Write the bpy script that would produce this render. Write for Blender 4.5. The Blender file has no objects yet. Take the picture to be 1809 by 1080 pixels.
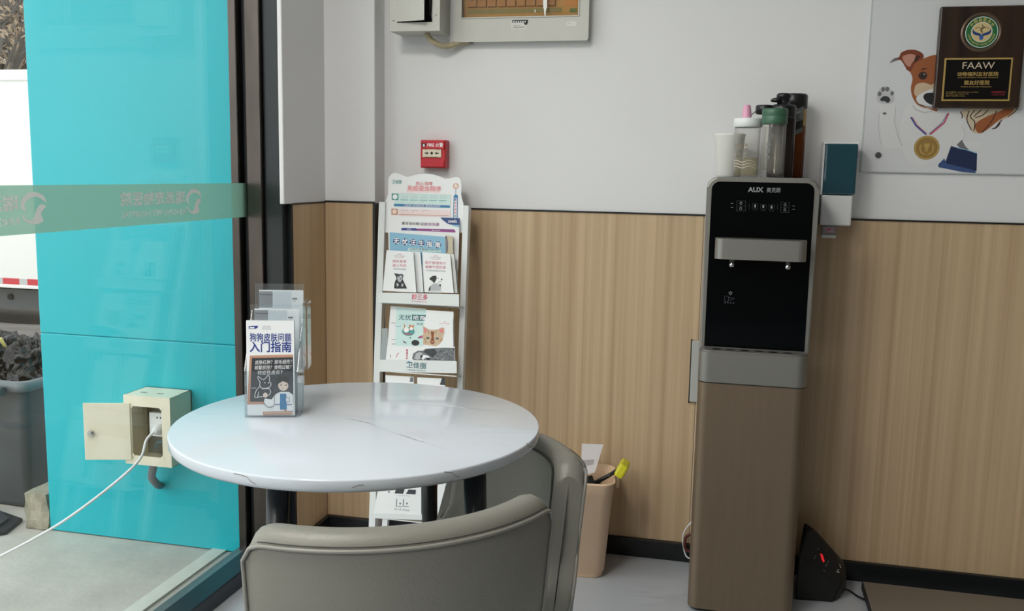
import bpy, bmesh, math, random
from mathutils import Vector, Matrix, noise
random.seed(7)
S = bpy.context.scene
COL = S.collection
W_, H_ = 1809.0, 1080.0

# ------------------------------------------------------------------ camera
FPX, YAW, PITCH, ROLL, CZ = 1656.5, -0.2322, -0.1394, 0.019, 1.2334
def cam_axes():
    cy, sy = math.cos(YAW), math.sin(YAW)
    f = Vector((sy*math.cos(PITCH), cy*math.cos(PITCH), math.sin(PITCH)))
    r = Vector((cy, -sy, 0)); u = r.cross(f)
    c, s = math.cos(ROLL), math.sin(ROLL)
    return c*r+s*u, -s*r+c*u, f
CR, CU, CF = cam_axes()
CP = Vector((0, 0, CZ))
cd = bpy.data.cameras.new('camera'); cam = bpy.data.objects.new('camera', cd); COL.objects.link(cam)
cd.sensor_fit = 'HORIZONTAL'; cd.sensor_width = 36.0; cd.lens = FPX/W_*36.0; cd.clip_start = 0.05; cd.clip_end = 200
m3 = Matrix((CR, CU, -CF)).transposed()
cam.matrix_world = Matrix.Translation(CP) @ m3.to_4x4()
S.camera = cam

# ------------------------------------------------------------------ world, sun, exposure
wd = bpy.data.worlds.new('overcast_sky'); S.world = wd; wd.use_nodes = True
bg = wd.node_tree.nodes['Background']; bg.inputs[0].default_value = (0.97, 0.985, 1.0, 1); bg.inputs[1].default_value = 1.25
sd = bpy.data.lights.new('soft_sun', 'SUN'); sd.energy = .75; sd.angle = math.radians(70); sd.color = (1.0, 0.97, 0.93)
so = bpy.data.objects.new('soft_sun', sd); COL.objects.link(so)
so.rotation_euler = Vector((0.72, 0.52, -0.46)).to_track_quat('-Z', 'Y').to_euler()
FILL_GLOW = 23.0  # glow strength of the added fill panels overhead
S.view_settings.view_transform = 'Standard'; S.view_settings.look = 'None'
S.view_settings.gamma = 1.0; S.view_settings.exposure = 0.36; S.view_settings.use_curve_mapping = False
S.cycles.max_bounces = 10; S.cycles.diffuse_bounces = 6; S.cycles.glossy_bounces = 4
S.cycles.transparent_max_bounces = 16; S.cycles.transmission_bounces = 8
S.cycles.caustics_reflective = False; S.cycles.caustics_refractive = False
S.cycles.use_denoising = True; S.cycles.sample_clamp_indirect = 6.0

# ------------------------------------------------------------------ helpers
def lin(c):
    if isinstance(c, str):
        c = c.lstrip('#'); c = [int(c[i:i+2], 16)/255 for i in (0, 2, 4)]
    return tuple((x/12.92 if x <= .04045 else ((x+.055)/1.055)**2.4) for x in c)
MATS = {}
def mat(name, col, rough=.5, metal=0.0, noise=0.0, nscale=20.0, bump=0.0, bscale=60.0, spec=.5, emit=0.0, coat=0.0, stretch=(1, 1, 1)):
    if name in MATS: return MATS[name]
    m = bpy.data.materials.new(name); m.use_nodes = True; nt = m.node_tree
    b = nt.nodes['Principled BSDF']; c = lin(col)
    b.inputs['Base Color'].default_value = (*c, 1); b.inputs['Roughness'].default_value = rough
    b.inputs['Metallic'].default_value = metal; b.inputs['Specular IOR Level'].default_value = spec
    b.inputs['Coat Weight'].default_value = coat
    if emit: b.inputs['Emission Color'].default_value = (*c, 1); b.inputs['Emission Strength'].default_value = emit
    if noise or bump:
        tc = nt.nodes.new('ShaderNodeTexCoord'); mp = nt.nodes.new('ShaderNodeMapping'); mp.inputs['Scale'].default_value = stretch
        nt.links.new(tc.outputs['Object'], mp.inputs[0])
    if noise:
        n = nt.nodes.new('ShaderNodeTexNoise'); n.inputs['Scale'].default_value = nscale; n.inputs['Detail'].default_value = 4
        nt.links.new(mp.outputs[0], n.inputs['Vector'])
        r = nt.nodes.new('ShaderNodeValToRGB')
        r.color_ramp.elements[0].position = .3; r.color_ramp.elements[1].position = .7
        r.color_ramp.elements[0].color = (*[x*(1-noise) for x in c], 1); r.color_ramp.elements[1].color = (*[min(1, x*(1+noise)) for x in c], 1)
        nt.links.new(n.outputs[0], r.inputs[0]); nt.links.new(r.outputs[0], b.inputs['Base Color'])
    if bump:
        n2 = nt.nodes.new('ShaderNodeTexNoise'); n2.inputs['Scale'].default_value = bscale; n2.inputs['Detail'].default_value = 3
        nt.links.new(mp.outputs[0], n2.inputs['Vector'])
        bp = nt.nodes.new('ShaderNodeBump'); bp.inputs['Strength'].default_value = bump; bp.inputs['Distance'].default_value = .01
        nt.links.new(n2.outputs[0], bp.inputs['Height']); nt.links.new(bp.outputs[0], b.inputs['Normal'])
    MATS[name] = m; return m
def wood(name, c1, c2, rough=.5, sx=26.0, sz=.35, coat=0):
    m = bpy.data.materials.new(name); m.use_nodes = True; nt = m.node_tree; b = nt.nodes['Principled BSDF']
    b.inputs['Roughness'].default_value = rough; b.inputs['Coat Weight'].default_value = coat
    tc = nt.nodes.new('ShaderNodeTexCoord'); mp = nt.nodes.new('ShaderNodeMapping'); mp.inputs['Scale'].default_value = (sx, sx, sz)
    nt.links.new(tc.outputs['Object'], mp.inputs[0])
    n = nt.nodes.new('ShaderNodeTexNoise'); n.inputs['Scale'].default_value = 1.6; n.inputs['Detail'].default_value = 5; n.inputs['Roughness'].default_value = .6
    nt.links.new(mp.outputs[0], n.inputs['Vector'])
    r = nt.nodes.new('ShaderNodeValToRGB'); r.color_ramp.elements[0].position = .32; r.color_ramp.elements[1].position = .66
    r.color_ramp.elements[0].color = (*lin(c1), 1); r.color_ramp.elements[1].color = (*lin(c2), 1)
    nt.links.new(n.outputs[0], r.inputs[0]); nt.links.new(r.outputs[0], b.inputs['Base Color'])
    MATS[name] = m; return m
def marble(name, base, vein, rough, scale, width, seed=0.0, dist=1.2, amount=1.0, cloud=.06):
    m = bpy.data.materials.new(name); m.use_nodes = True; nt = m.node_tree; b = nt.nodes['Principled BSDF']
    b.inputs['Roughness'].default_value = rough
    tc = nt.nodes.new('ShaderNodeTexCoord'); mp = nt.nodes.new('ShaderNodeMapping'); mp.inputs['Location'].default_value = (seed, seed*.7, 0); mp.inputs['Rotation'].default_value = (0, 0, .5); mp.inputs['Scale'].default_value = (1, 2.2, 1)
    nt.links.new(tc.outputs['Object'], mp.inputs[0])
    n = nt.nodes.new('ShaderNodeTexNoise'); n.inputs['Scale'].default_value = scale; n.inputs['Detail'].default_value = 5; n.inputs['Distortion'].default_value = dist
    nt.links.new(mp.outputs[0], n.inputs['Vector'])
    r = nt.nodes.new('ShaderNodeValToRGB'); e = r.color_ramp.elements
    e[0].position = .5-width; e[0].color = (0, 0, 0, 1); e[1].position = .5+width; e[1].color = (0, 0, 0, 1)
    k = e.new(.5); k.color = (1, 1, 1, 1)
    nt.links.new(n.outputs[0], r.inputs[0])
    n2 = nt.nodes.new('ShaderNodeTexNoise'); n2.inputs['Scale'].default_value = scale*.8; n2.inputs['Detail'].default_value = 2
    nt.links.new(tc.outputs['Object'], n2.inputs['Vector'])
    r2 = nt.nodes.new('ShaderNodeValToRGB'); r2.color_ramp.elements[0].position = .5; r2.color_ramp.elements[1].position = .68
    nt.links.new(n2.outputs[0], r2.inputs[0])
    mul = nt.nodes.new('ShaderNodeMath'); mul.operation = 'MULTIPLY'; nt.links.new(r.outputs[0], mul.inputs[0]); nt.links.new(r2.outputs[0], mul.inputs[1])
    mu2 = nt.nodes.new('ShaderNodeMath'); mu2.operation = 'MULTIPLY'; mu2.inputs[1].default_value = amount; nt.links.new(mul.outputs[0], mu2.inputs[0])
    n3 = nt.nodes.new('ShaderNodeTexNoise'); n3.inputs['Scale'].default_value = 3; nt.links.new(mp.outputs[0], n3.inputs['Vector'])
    cb = nt.nodes.new('ShaderNodeMix'); cb.data_type = 'RGBA'; nt.links.new(n3.outputs[0], cb.inputs[0])
    bb = lin(base); cb.inputs[6].default_value = (*[x*(1-cloud) for x in bb], 1); cb.inputs[7].default_value = (*[min(1, x*(1+cloud)) for x in bb], 1)
    mx = nt.nodes.new('ShaderNodeMix'); mx.data_type = 'RGBA'; nt.links.new(mu2.outputs[0], mx.inputs[0]); nt.links.new(cb.outputs[2], mx.inputs[6]); mx.inputs[7].default_value = (*lin(vein), 1)
    nt.links.new(mx.outputs[2], b.inputs['Base Color'])
    MATS[name] = m; return m
def clear(name, tint, refl_ior=1.45, body=None, bodyamt=0.0, rough=.02, trans=0.0):
    """thin clear sheet: tinted transparency, fresnel reflection, optional milky body"""
    m = bpy.data.materials.new(name); m.use_nodes = True; nt = m.node_tree
    for n in list(nt.nodes):
        if n.type == 'BSDF_PRINCIPLED': nt.nodes.remove(n)
    out = [n for n in nt.nodes if n.type == 'OUTPUT_MATERIAL'][0]
    t = nt.nodes.new('ShaderNodeBsdfTransparent'); t.inputs[0].default_value = (*lin(tint), 1)
    last = t.outputs[0]
    if body:
        d = nt.nodes.new('ShaderNodeBsdfDiffuse'); d.inputs[0].default_value = (*lin(body), 1)
        if trans:
            tr = nt.nodes.new('ShaderNodeBsdfTranslucent'); tr.inputs[0].default_value = (*lin(body), 1)
            ml = nt.nodes.new('ShaderNodeMixShader'); ml.inputs[0].default_value = trans; nt.links.new(d.outputs[0], ml.inputs[1]); nt.links.new(tr.outputs[0], ml.inputs[2]); d = ml
        mx = nt.nodes.new('ShaderNodeMixShader'); mx.inputs[0].default_value = bodyamt
        nt.links.new(last, mx.inputs[1]); nt.links.new(d.outputs[0], mx.inputs[2]); last = mx.outputs[0]
    g = nt.nodes.new('ShaderNodeBsdfGlossy'); g.inputs['Roughness'].default_value = rough
    lw = nt.nodes.new('ShaderNodeLayerWeight'); lw.inputs[0].default_value = .5
    pw = nt.nodes.new('ShaderNodeMath'); pw.operation = 'POWER'; pw.inputs[1].default_value = 5; nt.links.new(lw.outputs['Facing'], pw.inputs[0])
    f0 = ((refl_ior-1)/(refl_ior+1))**2
    fr = nt.nodes.new('ShaderNodeMath'); fr.operation = 'MULTIPLY_ADD'; fr.inputs[1].default_value = 1-f0; fr.inputs[2].default_value = f0; nt.links.new(pw.outputs[0], fr.inputs[0])
    mx2 = nt.nodes.new('ShaderNodeMixShader'); nt.links.new(fr.outputs[0], mx2.inputs[0]); nt.links.new(last, mx2.inputs[1]); nt.links.new(g.outputs[0], mx2.inputs[2])
    nt.links.new(mx2.outputs[0], out.inputs[0]); MATS[name] = m; return m

class Frame:
    """a flat face standing in the room: origin, right, up, outward normal"""
    def __init__(s, o, u, v):
        s.o = Vector(o); s.u = Vector(u).normalized(); s.v = Vector(v).normalized(); s.n = s.u.cross(s.v).normalized(); s.v = s.n.cross(s.u)
    def w(s, a, b, d=0.0): return s.o+s.u*a+s.v*b+s.n*d
    def off(s, d): return Frame(s.o+s.n*d, s.u, s.v)
    def px(s, x, y):
        d = CR*((x-W_/2)/FPX)+CU*(-(y-H_/2)/FPX)+CF
        t = (s.o-CP).dot(s.n)/d.dot(s.n); p = CP+d*t-s.o
        return p.dot(s.u), p.dot(s.v)
    def pts(s, *l): return [s.px(*q) for q in l]
def at(x, y, ax, val):
    d = CR*((x-W_/2)/FPX)+CU*(-(y-H_/2)/FPX)+CF
    t = (val-CP[ax])/d[ax]; return CP+d*t

_TX = {}
def text_geo(body, bold=0.0):
    k = (body, bold)
    if k in _TX: return _TX[k]
    c = bpy.data.curves.new('t', 'FONT'); c.body = body; c.size = 1.0; c.resolution_u = 3; c.offset = bold
    o = bpy.data.objects.new('t', c); COL.objects.link(o); bpy.context.view_layer.update()
    me = o.evaluated_get(bpy.context.evaluated_depsgraph_get()).to_mesh()
    V = [tuple(v.co) for v in me.vertices]; F = [tuple(p.vertices) for p in me.polygons]
    bpy.data.objects.remove(o); bpy.data.curves.remove(c)
    _TX[k] = (V, F); return V, F

class MB:
    def __init__(s, *ms): s.V = []; s.F = []; s.M = []; s.S = []; s.mats = list(ms)
    def mi(s, m):
        if m is None: return 0
        if m not in s.mats: s.mats.append(m)
        return s.mats.index(m)
    def add(s, V, F, m=None, smooth=False):
        b = len(s.V); s.V += [tuple(v) for v in V]; k = s.mi(m)
        for f in F: s.F.append(tuple(i+b for i in f)); s.M.append(k); s.S.append(smooth)
    def addbm(s, bm, m=None, smooth=False, mtx=None):
        bm.verts.index_update()
        V = [(mtx @ v.co if mtx else v.co.copy()) for v in bm.verts]
        s.add(V, [[v.index for v in f.verts] for f in bm.faces], m, smooth); bm.free()
    def box(s, lo, hi, m=None, bev=0.0, seg=2, mtx=None):
        bm = bmesh.new(); bmesh.ops.create_cube(bm, size=1)
        lo, hi = Vector(lo), Vector(hi); c = (lo+hi)/2; d = hi-lo
        for v in bm.verts: v.co = Vector((v.co.x*d.x, v.co.y*d.y, v.co.z*d.z))+c
        if bev: bmesh.ops.bevel(bm, geom=bm.edges[:], offset=bev, segments=seg, profile=.5, affect='EDGES')
        s.addbm(bm, m, False, mtx)
    def prism(s, pts, fr, d0, d1, m=None, side=None, bev=0.0):
        """outline pts on frame fr, from depth d0 to d1 along its normal"""
        n = len(pts)
        if bev:
            bm = bmesh.new(); vs = [bm.verts.new(fr.w(a, b, d0)) for a, b in pts]; ws = [bm.verts.new(fr.w(a, b, d1)) for a, b in pts]
            bm.faces.new(ws); bm.faces.new(vs[::-1])
            for i in range(n): bm.faces.new((vs[i], vs[(i+1) % n], ws[(i+1) % n], ws[i]))
            es = [e for e in bm.edges if (e.verts[0] in ws) and (e.verts[1] in ws)]
            bmesh.ops.bevel(bm, geom=es, offset=bev, segments=2, profile=.5, affect='EDGES'); s.addbm(bm, m); return
        V = [fr.w(a, b, d0) for a, b in pts]+[fr.w(a, b, d1) for a, b in pts]
        s.add(V, [tuple(range(n, 2*n)), tuple(range(n-1, -1, -1))], m)
        s.add(V, [(i, (i+1) % n, n+(i+1) % n, n+i) for i in range(n)], side or m)
    def flat(s, pts, fr, d, m):
        s.add([fr.w(a, b, d) for a, b in pts], [tuple(range(len(pts)))], m)
    def rect(s, fr, a0, b0, a1, b1, d, m): s.flat([(a0, b0), (a1, b0), (a1, b1), (a0, b1)], fr, d, m)
    def disc(s, fr, a, b, r, d, m, n=24, ry=None, rot=0):
        ry = ry or r; c, q = math.cos(rot), math.sin(rot)
        s.flat([(a+c*r*math.cos(t)-q*ry*math.sin(t), b+q*r*math.cos(t)+c*ry*math.sin(t)) for t in [2*math.pi*i/n for i in range(n)]], fr, d, m)
    def ring(s, fr, a, b, r0, r1, d, m, n=32):
        V = []; 
        for i in range(n):
            t = 2*math.pi*i/n; V += [fr.w(a+r0*math.cos(t), b+r0*math.sin(t), d), fr.w(a+r1*math.cos(t), b+r1*math.sin(t), d)]
        s.add(V, [(2*i, 2*i+1, (2*i+3) % (2*n), (2*i+2) % (2*n)) for i in range(n)], m)
    def line(s, pts, fr, w, d, m):
        """printed stroke of width w along pts, mitred at its corners"""
        P = [Vector(p) for p in pts]; closed = len(P) > 3 and (P[0]-P[-1]).length < 1e-7
        if closed: P = P[:-1]
        N = len(P); L = []
        for i in range(N):
            a = P[i]-P[i-1] if (closed or i) else P[1]-P[0]; c = P[(i+1) % N]-P[i] if (closed or i < N-1) else a
            a = a.normalized(); c = c.normalized(); n1 = Vector((-a.y, a.x)); n2 = Vector((-c.y, c.x)); m_ = n1+n2
            m_ = n1 if m_.length < .3 else m_.normalized(); k = min(1/max(m_.dot(n1), .4), 1.6)*w/2
            L.append((P[i]+m_*k, P[i]-m_*k))
        V = [fr.w(q.x, q.y, d) for p in L for q in p]
        s.add(V, [(2*i, 2*i+1, (2*i+3) % (2*N), (2*i+2) % (2*N)) for i in range(N if closed else N-1)], m)
    def text(s, body, fr, a, b, m, d, w=None, h=None, bold=.0, align='c', mirror=False, slant=0.0, rot=0.0):
        """text whose box is centred (or left aligned) at a,b and scaled to width w and/or height h"""
        V, F = text_geo(body, bold if max(map(ord, body)) < 0x2e80 else 0.0)
        if not V: return
        x0 = min(v[0] for v in V); x1 = max(v[0] for v in V); y0 = min(v[1] for v in V); y1 = max(v[1] for v in V)
        sx = w/(x1-x0) if w else None; sy = h/(y1-y0) if h else None
        sx = sx or sy; sy = sy or sx
        cx = (x0+x1)/2 if align == 'c' else x0; cy = (y0+y1)/2; k = -1 if mirror else 1
        c, q = math.cos(rot), math.sin(rot)
        cjk = max(map(ord, body)) >= 0x2e80 and bold > .001
        for j, (ox, oy) in enumerate(((-1, -1), (1, 1), (-1, 1), (1, -1)) if cjk else ((0, 0),)):   # heavier CJK strokes: four offset impressions
            L = []
            for v in V:
                X = k*((v[0]-cx+ox*bold*.8)*sx+slant*(v[1]-cy)*sy); Y = (v[1]-cy+oy*bold*.8)*sy
                L.append(fr.w(a+c*X-q*Y, b+q*X+c*Y, d+j*.00004))
            s.add(L, F, m)
    def lathe(s, prof, c, m=None, n=32, smooth=True, axis='z', cap=True, sx=1, sy=1):
        V = []; F = []; c = Vector(c)
        for r, z in prof:
            for i in range(n):
                t = 2*math.pi*i/n; p = (r*math.cos(t)*sx, r*math.sin(t)*sy, z)
                if axis == 'y': p = (p[0], -z, p[1])
                if axis == 'x': p = (z, p[0], p[1])
                V.append(c+Vector(p))
        for j in range(len(prof)-1):
            for i in range(n): F.append((j*n+i, j*n+(i+1) % n, (j+1)*n+(i+1) % n, (j+1)*n+i))
        s.add(V, F, m, smooth)
        if cap:
            if prof[0][0] > 1e-6: s.add(V[:n], [tuple(range(n-1, -1, -1))], m)
            if prof[-1][0] > 1e-6: s.add(V[-n:], [tuple(range(n))], m)
    def tube(s, pts, r, m=None, n=10, closed=False, cap=True):
        P = [Vector(p) for p in pts]; N = len(P); rr = r if isinstance(r, (list, tuple)) else [r]*N
        V = []; F = []; prev = None
        for i in range(N):
            t = (P[(i+1) % N]-P[i-1]) if closed or 0 < i < N-1 else (P[1]-P[0] if i == 0 else P[-1]-P[-2])
            t.normalize()
            if prev is None:
                a = Vector((0, 0, 1)) if abs(t.z) < .9 else Vector((1, 0, 0)); x = t.cross(a).normalized()
            else: x = (prev-t*prev.dot(t)).normalized()
            prev = x; y = t.cross(x)
            for k in range(n):
                an = 2*math.pi*k/n; V.append(P[i]+(x*math.cos(an)+y*math.sin(an))*rr[i])
        for i in range(N if closed else N-1):
            for k in range(n): F.append((i*n+k, i*n+(k+1) % n, ((i+1) % N)*n+(k+1) % n, ((i+1) % N)*n+k))
        s.add(V, F, m, True)
        if cap and not closed: s.add(V[:n], [tuple(range(n-1, -1, -1))], m); s.add(V[-n:], [tuple(range(n))], m)
    def grid(s, rows, m=None, smooth=True, cu=False):
        n = len(rows[0]); V = [p for r in rows for p in r]; F = []
        for j in range(len(rows)-1):
            for i in range(n if cu else n-1):
                F.append((j*n+i, j*n+(i+1) % n, (j+1)*n+(i+1) % n, (j+1)*n+i))
        s.add(V, F, m, smooth)
    def build(s, name, parent=None, origin=None, **tags):
        me = bpy.data.meshes.new(name); o = bpy.data.objects.new(name, me)
        if parent is not None: org = Vector(parent.location)
        elif origin is not None: org = Vector(origin)
        else: org = Vector((0, 0, 0))
        me.from_pydata([Vector(v)-org for v in s.V], [], s.F)
        for m in s.mats: me.materials.append(m)
        me.polygons.foreach_set('material_index', s.M); me.polygons.foreach_set('use_smooth', s.S); me.update()
        bm = bmesh.new(); bm.from_mesh(me)
        if not tags.pop('raw', False): bmesh.ops.remove_doubles(bm, verts=bm.verts, dist=1e-6)
        bm.to_mesh(me); bm.free()
        COL.objects.link(o)
        if parent is not None: o.parent = parent
        else: o.location = org
        for k, v in tags.items(): o[k] = v
        return o
def sub(mb, name, part, thing, **t):
    """a sub-part: parented to a part whose own origin equals the thing's origin"""
    o = mb.build(name, thing, **t); o.parent = part; return o
def thing(name, label, cat, loc, group=None):
    o = bpy.data.objects.new(name, None); COL.objects.link(o); o.location = loc; o.empty_display_size = .05
    o['label'] = label; o['category'] = cat
    if group: o['group'] = group
    return o
def rrect(a0, b0, a1, b1, r, n=6, corners=(1, 1, 1, 1)):
    P = []
    for k, (cx, cy, t0) in enumerate(((a1-r, b1-r, 0), (a0+r, b1-r, 90), (a0+r, b0+r, 180), (a1-r, b0+r, 270))):
        if corners[k]:
            for i in range(n+1):
                t = math.radians(t0+90*i/n); P.append((cx+r*math.cos(t), cy+r*math.sin(t)))
        else: P.append(((a1, b1), (a0, b1), (a0, b0), (a1, b0))[k])
    return P
def smoothc(pts, n=6, closed=False):
    P = [Vector(p) for p in pts]; N = len(P); out = []
    for i in range(N if closed else N-1):
        if closed: p0, p1, p2, p3 = P[i-1], P[i], P[(i+1) % N], P[(i+2) % N]
        else: p0, p1, p2, p3 = P[max(i-1, 0)], P[i], P[i+1], P[min(i+2, N-1)]
        for k in range(n):
            t = k/n; out.append(.5*((2*p1)+(-p0+p2)*t+(2*p0-5*p1+4*p2-p3)*t*t+(-p0+3*p1-3*p2+p3)*t**3))
    if not closed: out.append(P[-1])
    return [tuple(v) for v in out]

# ------------------------------------------------------------------ materials
M_wall = mat('white_wall_paint', '#e6e6e7', .75, noise=.02, nscale=2, bump=.03, bscale=90)
M_ceil = mat('ceiling_paint', '#dcdcdc', .8)
M_wood = wood('pale_wood_panel', '#b69a79', '#d0b693', .42, 30, .25)
M_floor = marble('grey_marble_tile', '#b3b8bf', '#8b9098', .12, 2.2, .10, 3.1, 1.5, .6)
M_black = mat('black_trim', '#15171a', .35)
M_steel = mat('dark_polished_steel', '#564f4b', .25, .9, noise=.25, nscale=5, stretch=(4, 4, .6))
M_blacksteel = mat('black_frame', '#2c2f31', .3, .3)
M_frame = mat('dark_green_frame', '#23303a', .3, .2)
M_white = mat('white_plastic', '#e9ebec', .4)
M_white2 = mat('rack_white_metal', '#dfe3e3', .4)
M_paper = mat('white_paper', '#eef0f1', .55)
M_paperg = mat('grey_paper_edge', '#b9bec4', .6)
M_beigep = mat('beige_paper', '#c9bfa5', .6)
M_leather = mat('grey_leather', '#817f77', .42, bump=.10, bscale=220)
M_pipe = mat('grey_piping', '#8c8a83', .4)
M_seam = mat('dark_seam', '#33332f', .6)
M_cham = mat('champagne_metal', '#7f6f5d', .42, .6, noise=.03, nscale=80, stretch=(1, 1, .05))
M_silver = mat('satin_silver', '#8a8883', .48, .7)
M_chrome = mat('chrome', '#c9cbcc', .15, 1.0)
M_bglass = mat('black_glass', '#050709', .07, spec=.12)
M_print_grey = mat('grey_print', '#8c8e92', .5)
M_print_dim = mat('dim_grey_print', '#45484d', .5)
M_dark = mat('dark_interior', '#1b1c1e', .7)
M_red = mat('red_plastic', '#c2202e', .35)
M_teal = mat('teal_cladding', '#1cbac8', .35, noise=.03, nscale=1.5)
M_cream = mat('cream_painted_steel', '#efe8d2', .45, noise=.03, nscale=12)
M_ltgrey = mat('pale_grey_box', '#c6c5bd', .45, noise=.03, nscale=9)
M_glass = clear('window_glass', '#fcfffe', 1.40)
M_acryl = clear('clear_acrylic', '#fafcfd', 1.42, '#e6edf4', .035)
M_film = clear('frosted_green_film', '#b4d6c8', 1.3, '#8fb8a6', .78, .3, .55)
M_filmw = clear('frosted_pale_print', '#e5f2ec', 1.3, '#ffffff', .97, .3, .1)
P_navy = mat('navy_print', '#24398a', .5); P_blue = mat('blue_print', '#2d7cae', .5); P_black = mat('black_print', '#1d1f22', .5)
P_pink = mat('pink_print', '#e2888a', .5); P_rose = mat('rose_print', '#c8466b', .5); P_purple = mat('purple_print', '#8f3f86', .5)
P_teal = mat('teal_print', '#4f9a97', .5); P_pteal = mat('pale_teal_print', '#cfe9e6', .5); P_ppink = mat('pale_pink_print', '#f0dcdc', .5)
P_grey = mat('grey_ink', '#6d7176', .5); P_lgrey = mat('light_grey_ink', '#b5b9bd', .5); P_white = mat('white_ink', '#f3f4f5', .5)
P_sky = mat('sky_blue_print', '#86b9d3', .5); P_dblue = mat('deep_blue_print', '#1c3f7d', .5); P_slate = mat('slate_print', '#2f6b74', .5)
P_tan = mat('tan_print', '#c39379', .5); P_board = mat('chalkboard_print', '#34383d', .5); P_skin = mat('peach_print', '#f0d9c8', .5)
P_gold = mat('gold_print', '#b99b57', .4); P_orange = mat('orange_print', '#d98a57', .5); P_dgreen = mat('green_print', '#1f6b3a', .5)
P_brown = mat('brown_fur_print', '#8a4a24', .5); P_dbrown = mat('dark_brown_print', '#43231a', .5); P_fawn = mat('fawn_print', '#cdb497', .5)
P_red = mat('red_print', '#c03a45', .5)
# ------------------------------------------------------------------ room
GX, BY = -1.455, 2.9546
XR, YB, ZT = 2.7, -3.0, 2.8
def st(mb, name, **k): return mb.build(name, kind='structure', **k)
b = MB(M_floor); b.box((GX-.02, YB, -.05), (XR, BY+.1, 0)); st(b, 'floor')
b = MB(M_ceil); b.box((GX-.02, YB, ZT), (XR, BY+.1, ZT+.1)); st(b, 'ceiling')
WT = 1.117
b = MB(M_wall); b.box((-1.143, BY+.004, 0), (XR, BY+.1, ZT)); st(b, 'wall_back')
b = MB(M_wall)
b.box((-1.45, 2.869+.004, 0), (-1.143, BY+.1, ZT), bev=.003)
st(b, 'wall_pillar')
b = MB(M_wall); b.box((-1.331, 2.582, 1.131), (-1.316, 2.875, ZT), bev=.003)
b.box((-1.45, 2.666, 0), (-1.32, 2.875, ZT)); st(b, 'wall_left')
M_far = mat('taupe_wall', '#857c70', .75); b = MB(M_far); b.box((XR, YB, 0), (XR+.1, BY+.1, ZT)); st(b, 'wall_right')
b = MB(M_far); b.box((GX, YB-.1, 0), (XR+.1, YB, ZT)); st(b, 'wall_front')
# wainscot panels
def panel(n, x0, x1):
    b = MB(M_wood); b.box((x0, BY, .061), (x1, BY+.006, WT), bev=.0015); st(b, 'trim_%d' % n)
panel(1, -1.139, -.0965); panel(2, -.0945, 1.14); panel(3, 1.142, XR)
b = MB(M_wood); b.box((-1.3155, 2.869, .061), (-1.148, 2.8735, 1.131), bev=.0015); st(b, 'trim_4')
b = MB(M_wood); b.box((-1.3195, 2.64, .061), (-1.316, 2.8695, 1.128), bev=.001); st(b, 'trim_5')
b = MB(M_black)   # black cap strip along the wainscot and corner edging
b.box((-1.14, BY-.004, WT), (XR, BY+.005, WT+.0045)); b.box((-1.318, 2.866, 1.131), (-1.143, 2.874, 1.136)); b.box((-1.321, 2.642, 1.128), (-1.3145, 2.872, 1.132))
b.box((-1.149, 2.8685, .061), (-1.1405, BY, 1.131)); st(b, 'trim_6')
b = MB(M_black); b.box((-1.139, BY-.011, 0), (XR, BY+.003, .061), bev=.002); st(b, 'baseboard_back')
b = MB(M_black); b.box((-1.316, 2.858, 0), (-1.139, 2.872, .061), bev=.002); b.box((-1.318, 2.645, 0), (-1.304, 2.86, .061), bev=.002); st(b, 'baseboard_left')
# window wall of glass with its frame, film band and jamb
win = MB(M_glass); win.box((GX-.004, YB, .05), (GX+.004, 2.645, ZT)); win = win.build('window_1', kind='structure')
fr = MB(M_frame); fr.box((GX+.005, YB, 0), (-1.375, 2.60, .05), bev=.004); fr.box((GX-.045, YB, 0), (GX+.005, 2.6, .03), mat('grey_sill_metal', '#7d8588', .35, .5)); fr.build('window_frame', win)
jb = MB(M_steel)
jb.box((-1.4395, 2.585, .05), (-1.390, 2.665, ZT), bev=.003)
jb.box((-1.389, 2.600, 0), (-1.331, 2.665, ZT), M_blacksteel, bev=.002)
jb.box((-1.334, 2.63, 0), (-1.3165, 2.662, 1.131), M_black)
jb.box((-1.4545, 2.60, .03), (-1.439, 2.665, ZT), M_black)
jb.build('window_jamb', win)
gf = Frame((GX+.0055, 0, 0), (0, 1, 0), (0, 0, 1))       # glass face seen from the room (right = +y)
bd = MB(M_film); Z0, Z1 = 1.089, 1.191
bd.rect(gf, YB, Z0, 2.643, Z1, .0, M_film)
for k in range(-1, 5):
    L0 = 2.316-.607*k; ez = 1.142
    if L0 > 2.5: continue
    # mirrored: the emblem stands right of the words, the letters run leftwards
    for loop in ([(28, 12), (20, 30), (-4, 38), (-24, 26), (-30, 6), (-18, -10), (-22, 8), (-12, 22), (6, 26), (20, 18)], [(26, 4), (14, -12), (18, -30), (-2, -37), (-22, -28), (-30, -10), (-16, -26), (-4, -24), (2, -8), (12, 8)]):
        bd.flat(smoothc([(L0+p*.00132, ez+r*.00092) for p, r in loop], 4, True), gf, .0004, M_filmw)
    bd.text('瑞派宠物医院', gf, L0-.182, 1.155, M_filmw, .0004, w=.275, h=.033, bold=.02, mirror=True)
    bd.text('RINGPAI PET HOSPITAL', gf, L0-.182, 1.117, M_filmw, .0004, w=.275, h=.0145, bold=.012, mirror=True)
bd.build('film_band', win, label='frosted green film band with mirrored pale hospital lettering', raw=True)
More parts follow.
